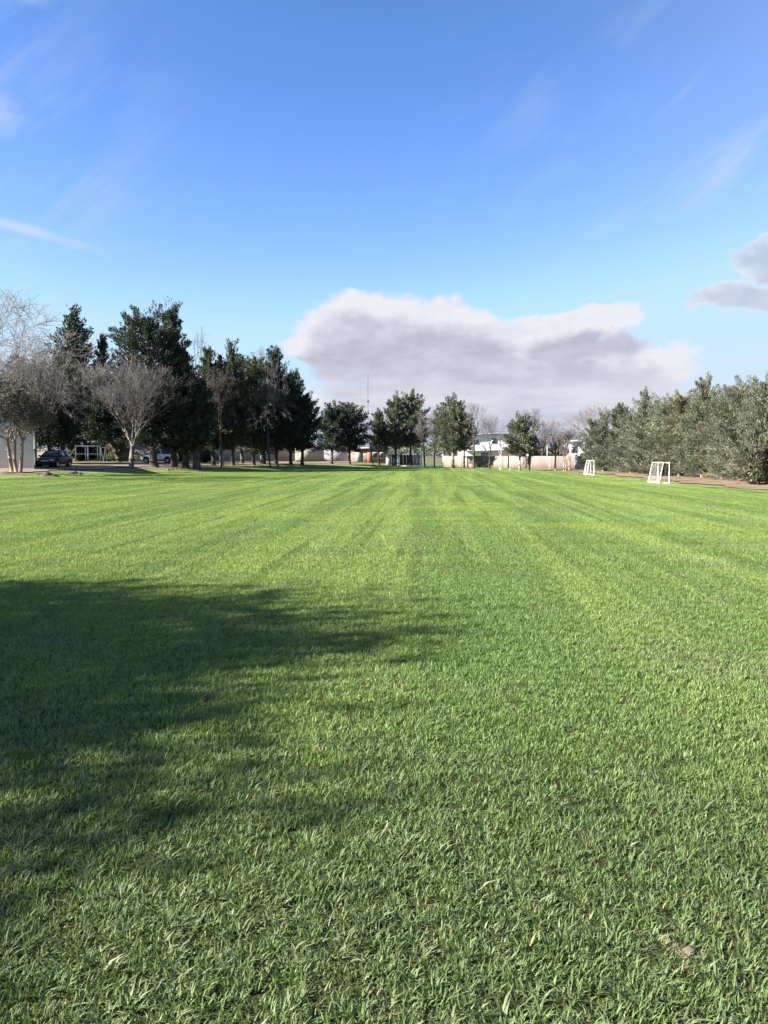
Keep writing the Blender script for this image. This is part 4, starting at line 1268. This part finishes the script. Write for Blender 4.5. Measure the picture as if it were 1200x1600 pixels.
# ------------------------------------------------------------------ the bank at the left touchline
def mound(label, px, d, wpx, h, seed, mt, name='earth_mound', dy=0.8):
    r = np.random.default_rng(seed)
    x = at(px, d); w = wpx / 1200 * d
    n, m = 26, 10
    v = []; f = []
    for j in range(m):
        for i in range(n):
            u = i / (n - 1) * 2 - 1; q = j / (m - 1) * 2 - 1
            e = max(0, 1 - u * u) ** 0.8 * max(0, 1 - q * q)
            X_ = u * w / 2; Y_ = q * dy
            v.append((X_, Y_, float(gz(x + X_, d + Y_)) - g(x, d) - 0.04 + h * e * (0.6 + 0.4 * math.sin(u * 7 + seed) * math.cos(u * 3.1)) + e * r.normal(0, 0.05)))
    for j in range(m - 1):
        for i in range(n - 1):
            a = j * n + i; f.append((a, a + 1, a + n + 1, a + n))
    o = MB().add(v, f).build(name, M[mt], smooth=True)
    o.location = (x, d, g(x, d))
    return tag(o, label, 'mound', 'mounds along the touchline')


mound('dark heap of earth and cuttings right of the three-stemmed tree', 72, 58.0, 44, 0.34, 1, 'log')
mound('low brown ridge of soil around the foot of the three-stemmed tree', 10, 57.0, 90, 0.20, 2, 'soil')
mound('small dark clod of soil at the end of the driveway ridge', 118, 61.5, 26, 0.22, 3, 'log')


def log(label, px, d, length, rz, r0, seed):
    r = np.random.default_rng(seed)
    x = at(px, d)
    t = thing('fallen_branch', label, 'branch', (x, d, g(x, d) + 0.03), rz)
    P = np.stack([np.linspace(0, length, 7), r.normal(0, 0.06, 7), r0 + r.normal(0, 0.02, 7)], 1)
    rr = np.linspace(r0, r0 * 0.5, 7)
    MB().tubes(P[:-1], P[1:], rr[:-1], rr[1:], 7).build('stem', M['log'], t, smooth=True)
    MB().tube(tuple(P[3]), tuple(P[3] + np.array([0.5, 0.3, 0.25])), r0 * 0.4, 5, 0.01).build('stub', M['log'], t)


log('pale fallen branch lying on the bank before the thick trunks', 258, 71.5, 2.2, R(-8), 0.07, 3)


# ------------------------------------------------------------------ worn spot in the near lawn
def worn_spot():
    x, y = 0.97, 2.36
    r = np.random.default_rng(3)
    n = 26; v = [(0, 0, 0.006)]; f = []
    for k, q in enumerate((0.5, 1.0)):
        for i in range(n):
            a = i * 6.283 / n; rr = q * (0.06 + 0.02 * math.sin(a * 3 + 1) + 0.012 * math.sin(a * 5))
            v.append((rr * math.cos(a), rr * 1.25 * math.sin(a), 0.010 * (1 - q) + r.normal(0, 0.002) - 0.002))
    for i in range(n):
        j = (i + 1) % n
        f.append((0, 1 + i, 1 + j, 1 + j)); f.append((1 + i, 1 + n + i, 1 + n + j, 1 + j))
    b = MB()
    b.add(v, [q for q in f[1::2]]); b.f.append(np.array([(0, 1 + i, 1 + (i + 1) % n) for i in range(n)], np.int32))
    o = b.build('bare_soil', M['soil'], smooth=True); o.location = (x, y, 0.004)
    tag(o, kind='structure')
    for k, (dx, dy, s, lb) in enumerate(((0.015, 0.0, 0.022, 'pale pebble on the bare soil spot at bottom right'), (-0.04, 0.07, 0.013, 'tiny pebble above the pale one on the bare soil spot'))):
        V = []; F = []
        nu, nv = 9, 6
        for j in range(nv):
            for i in range(nu):
                th = math.pi * j / (nv - 1); ph = 6.283 * i / nu
                e = 1 + 0.18 * math.sin(ph * 2 + k) + r.normal(0, 0.06)
                V.append((s * e * math.sin(th) * math.cos(ph) * 1.2, s * e * math.sin(th) * math.sin(ph), s * 0.7 * math.cos(th)))
        for j in range(nv - 1):
            for i in range(nu):
                F.append((j * nu + i, (j + 1) * nu + i, (j + 1) * nu + (i + 1) % nu, j * nu + (i + 1) % nu))
        p = MB().add(V, F).build('pebble', M['stone'], smooth=True)
        p.location = (x + dx, y + dy, 0.010); tag(p, lb, 'stone', 'pebbles on the bare spot')


worn_spot()
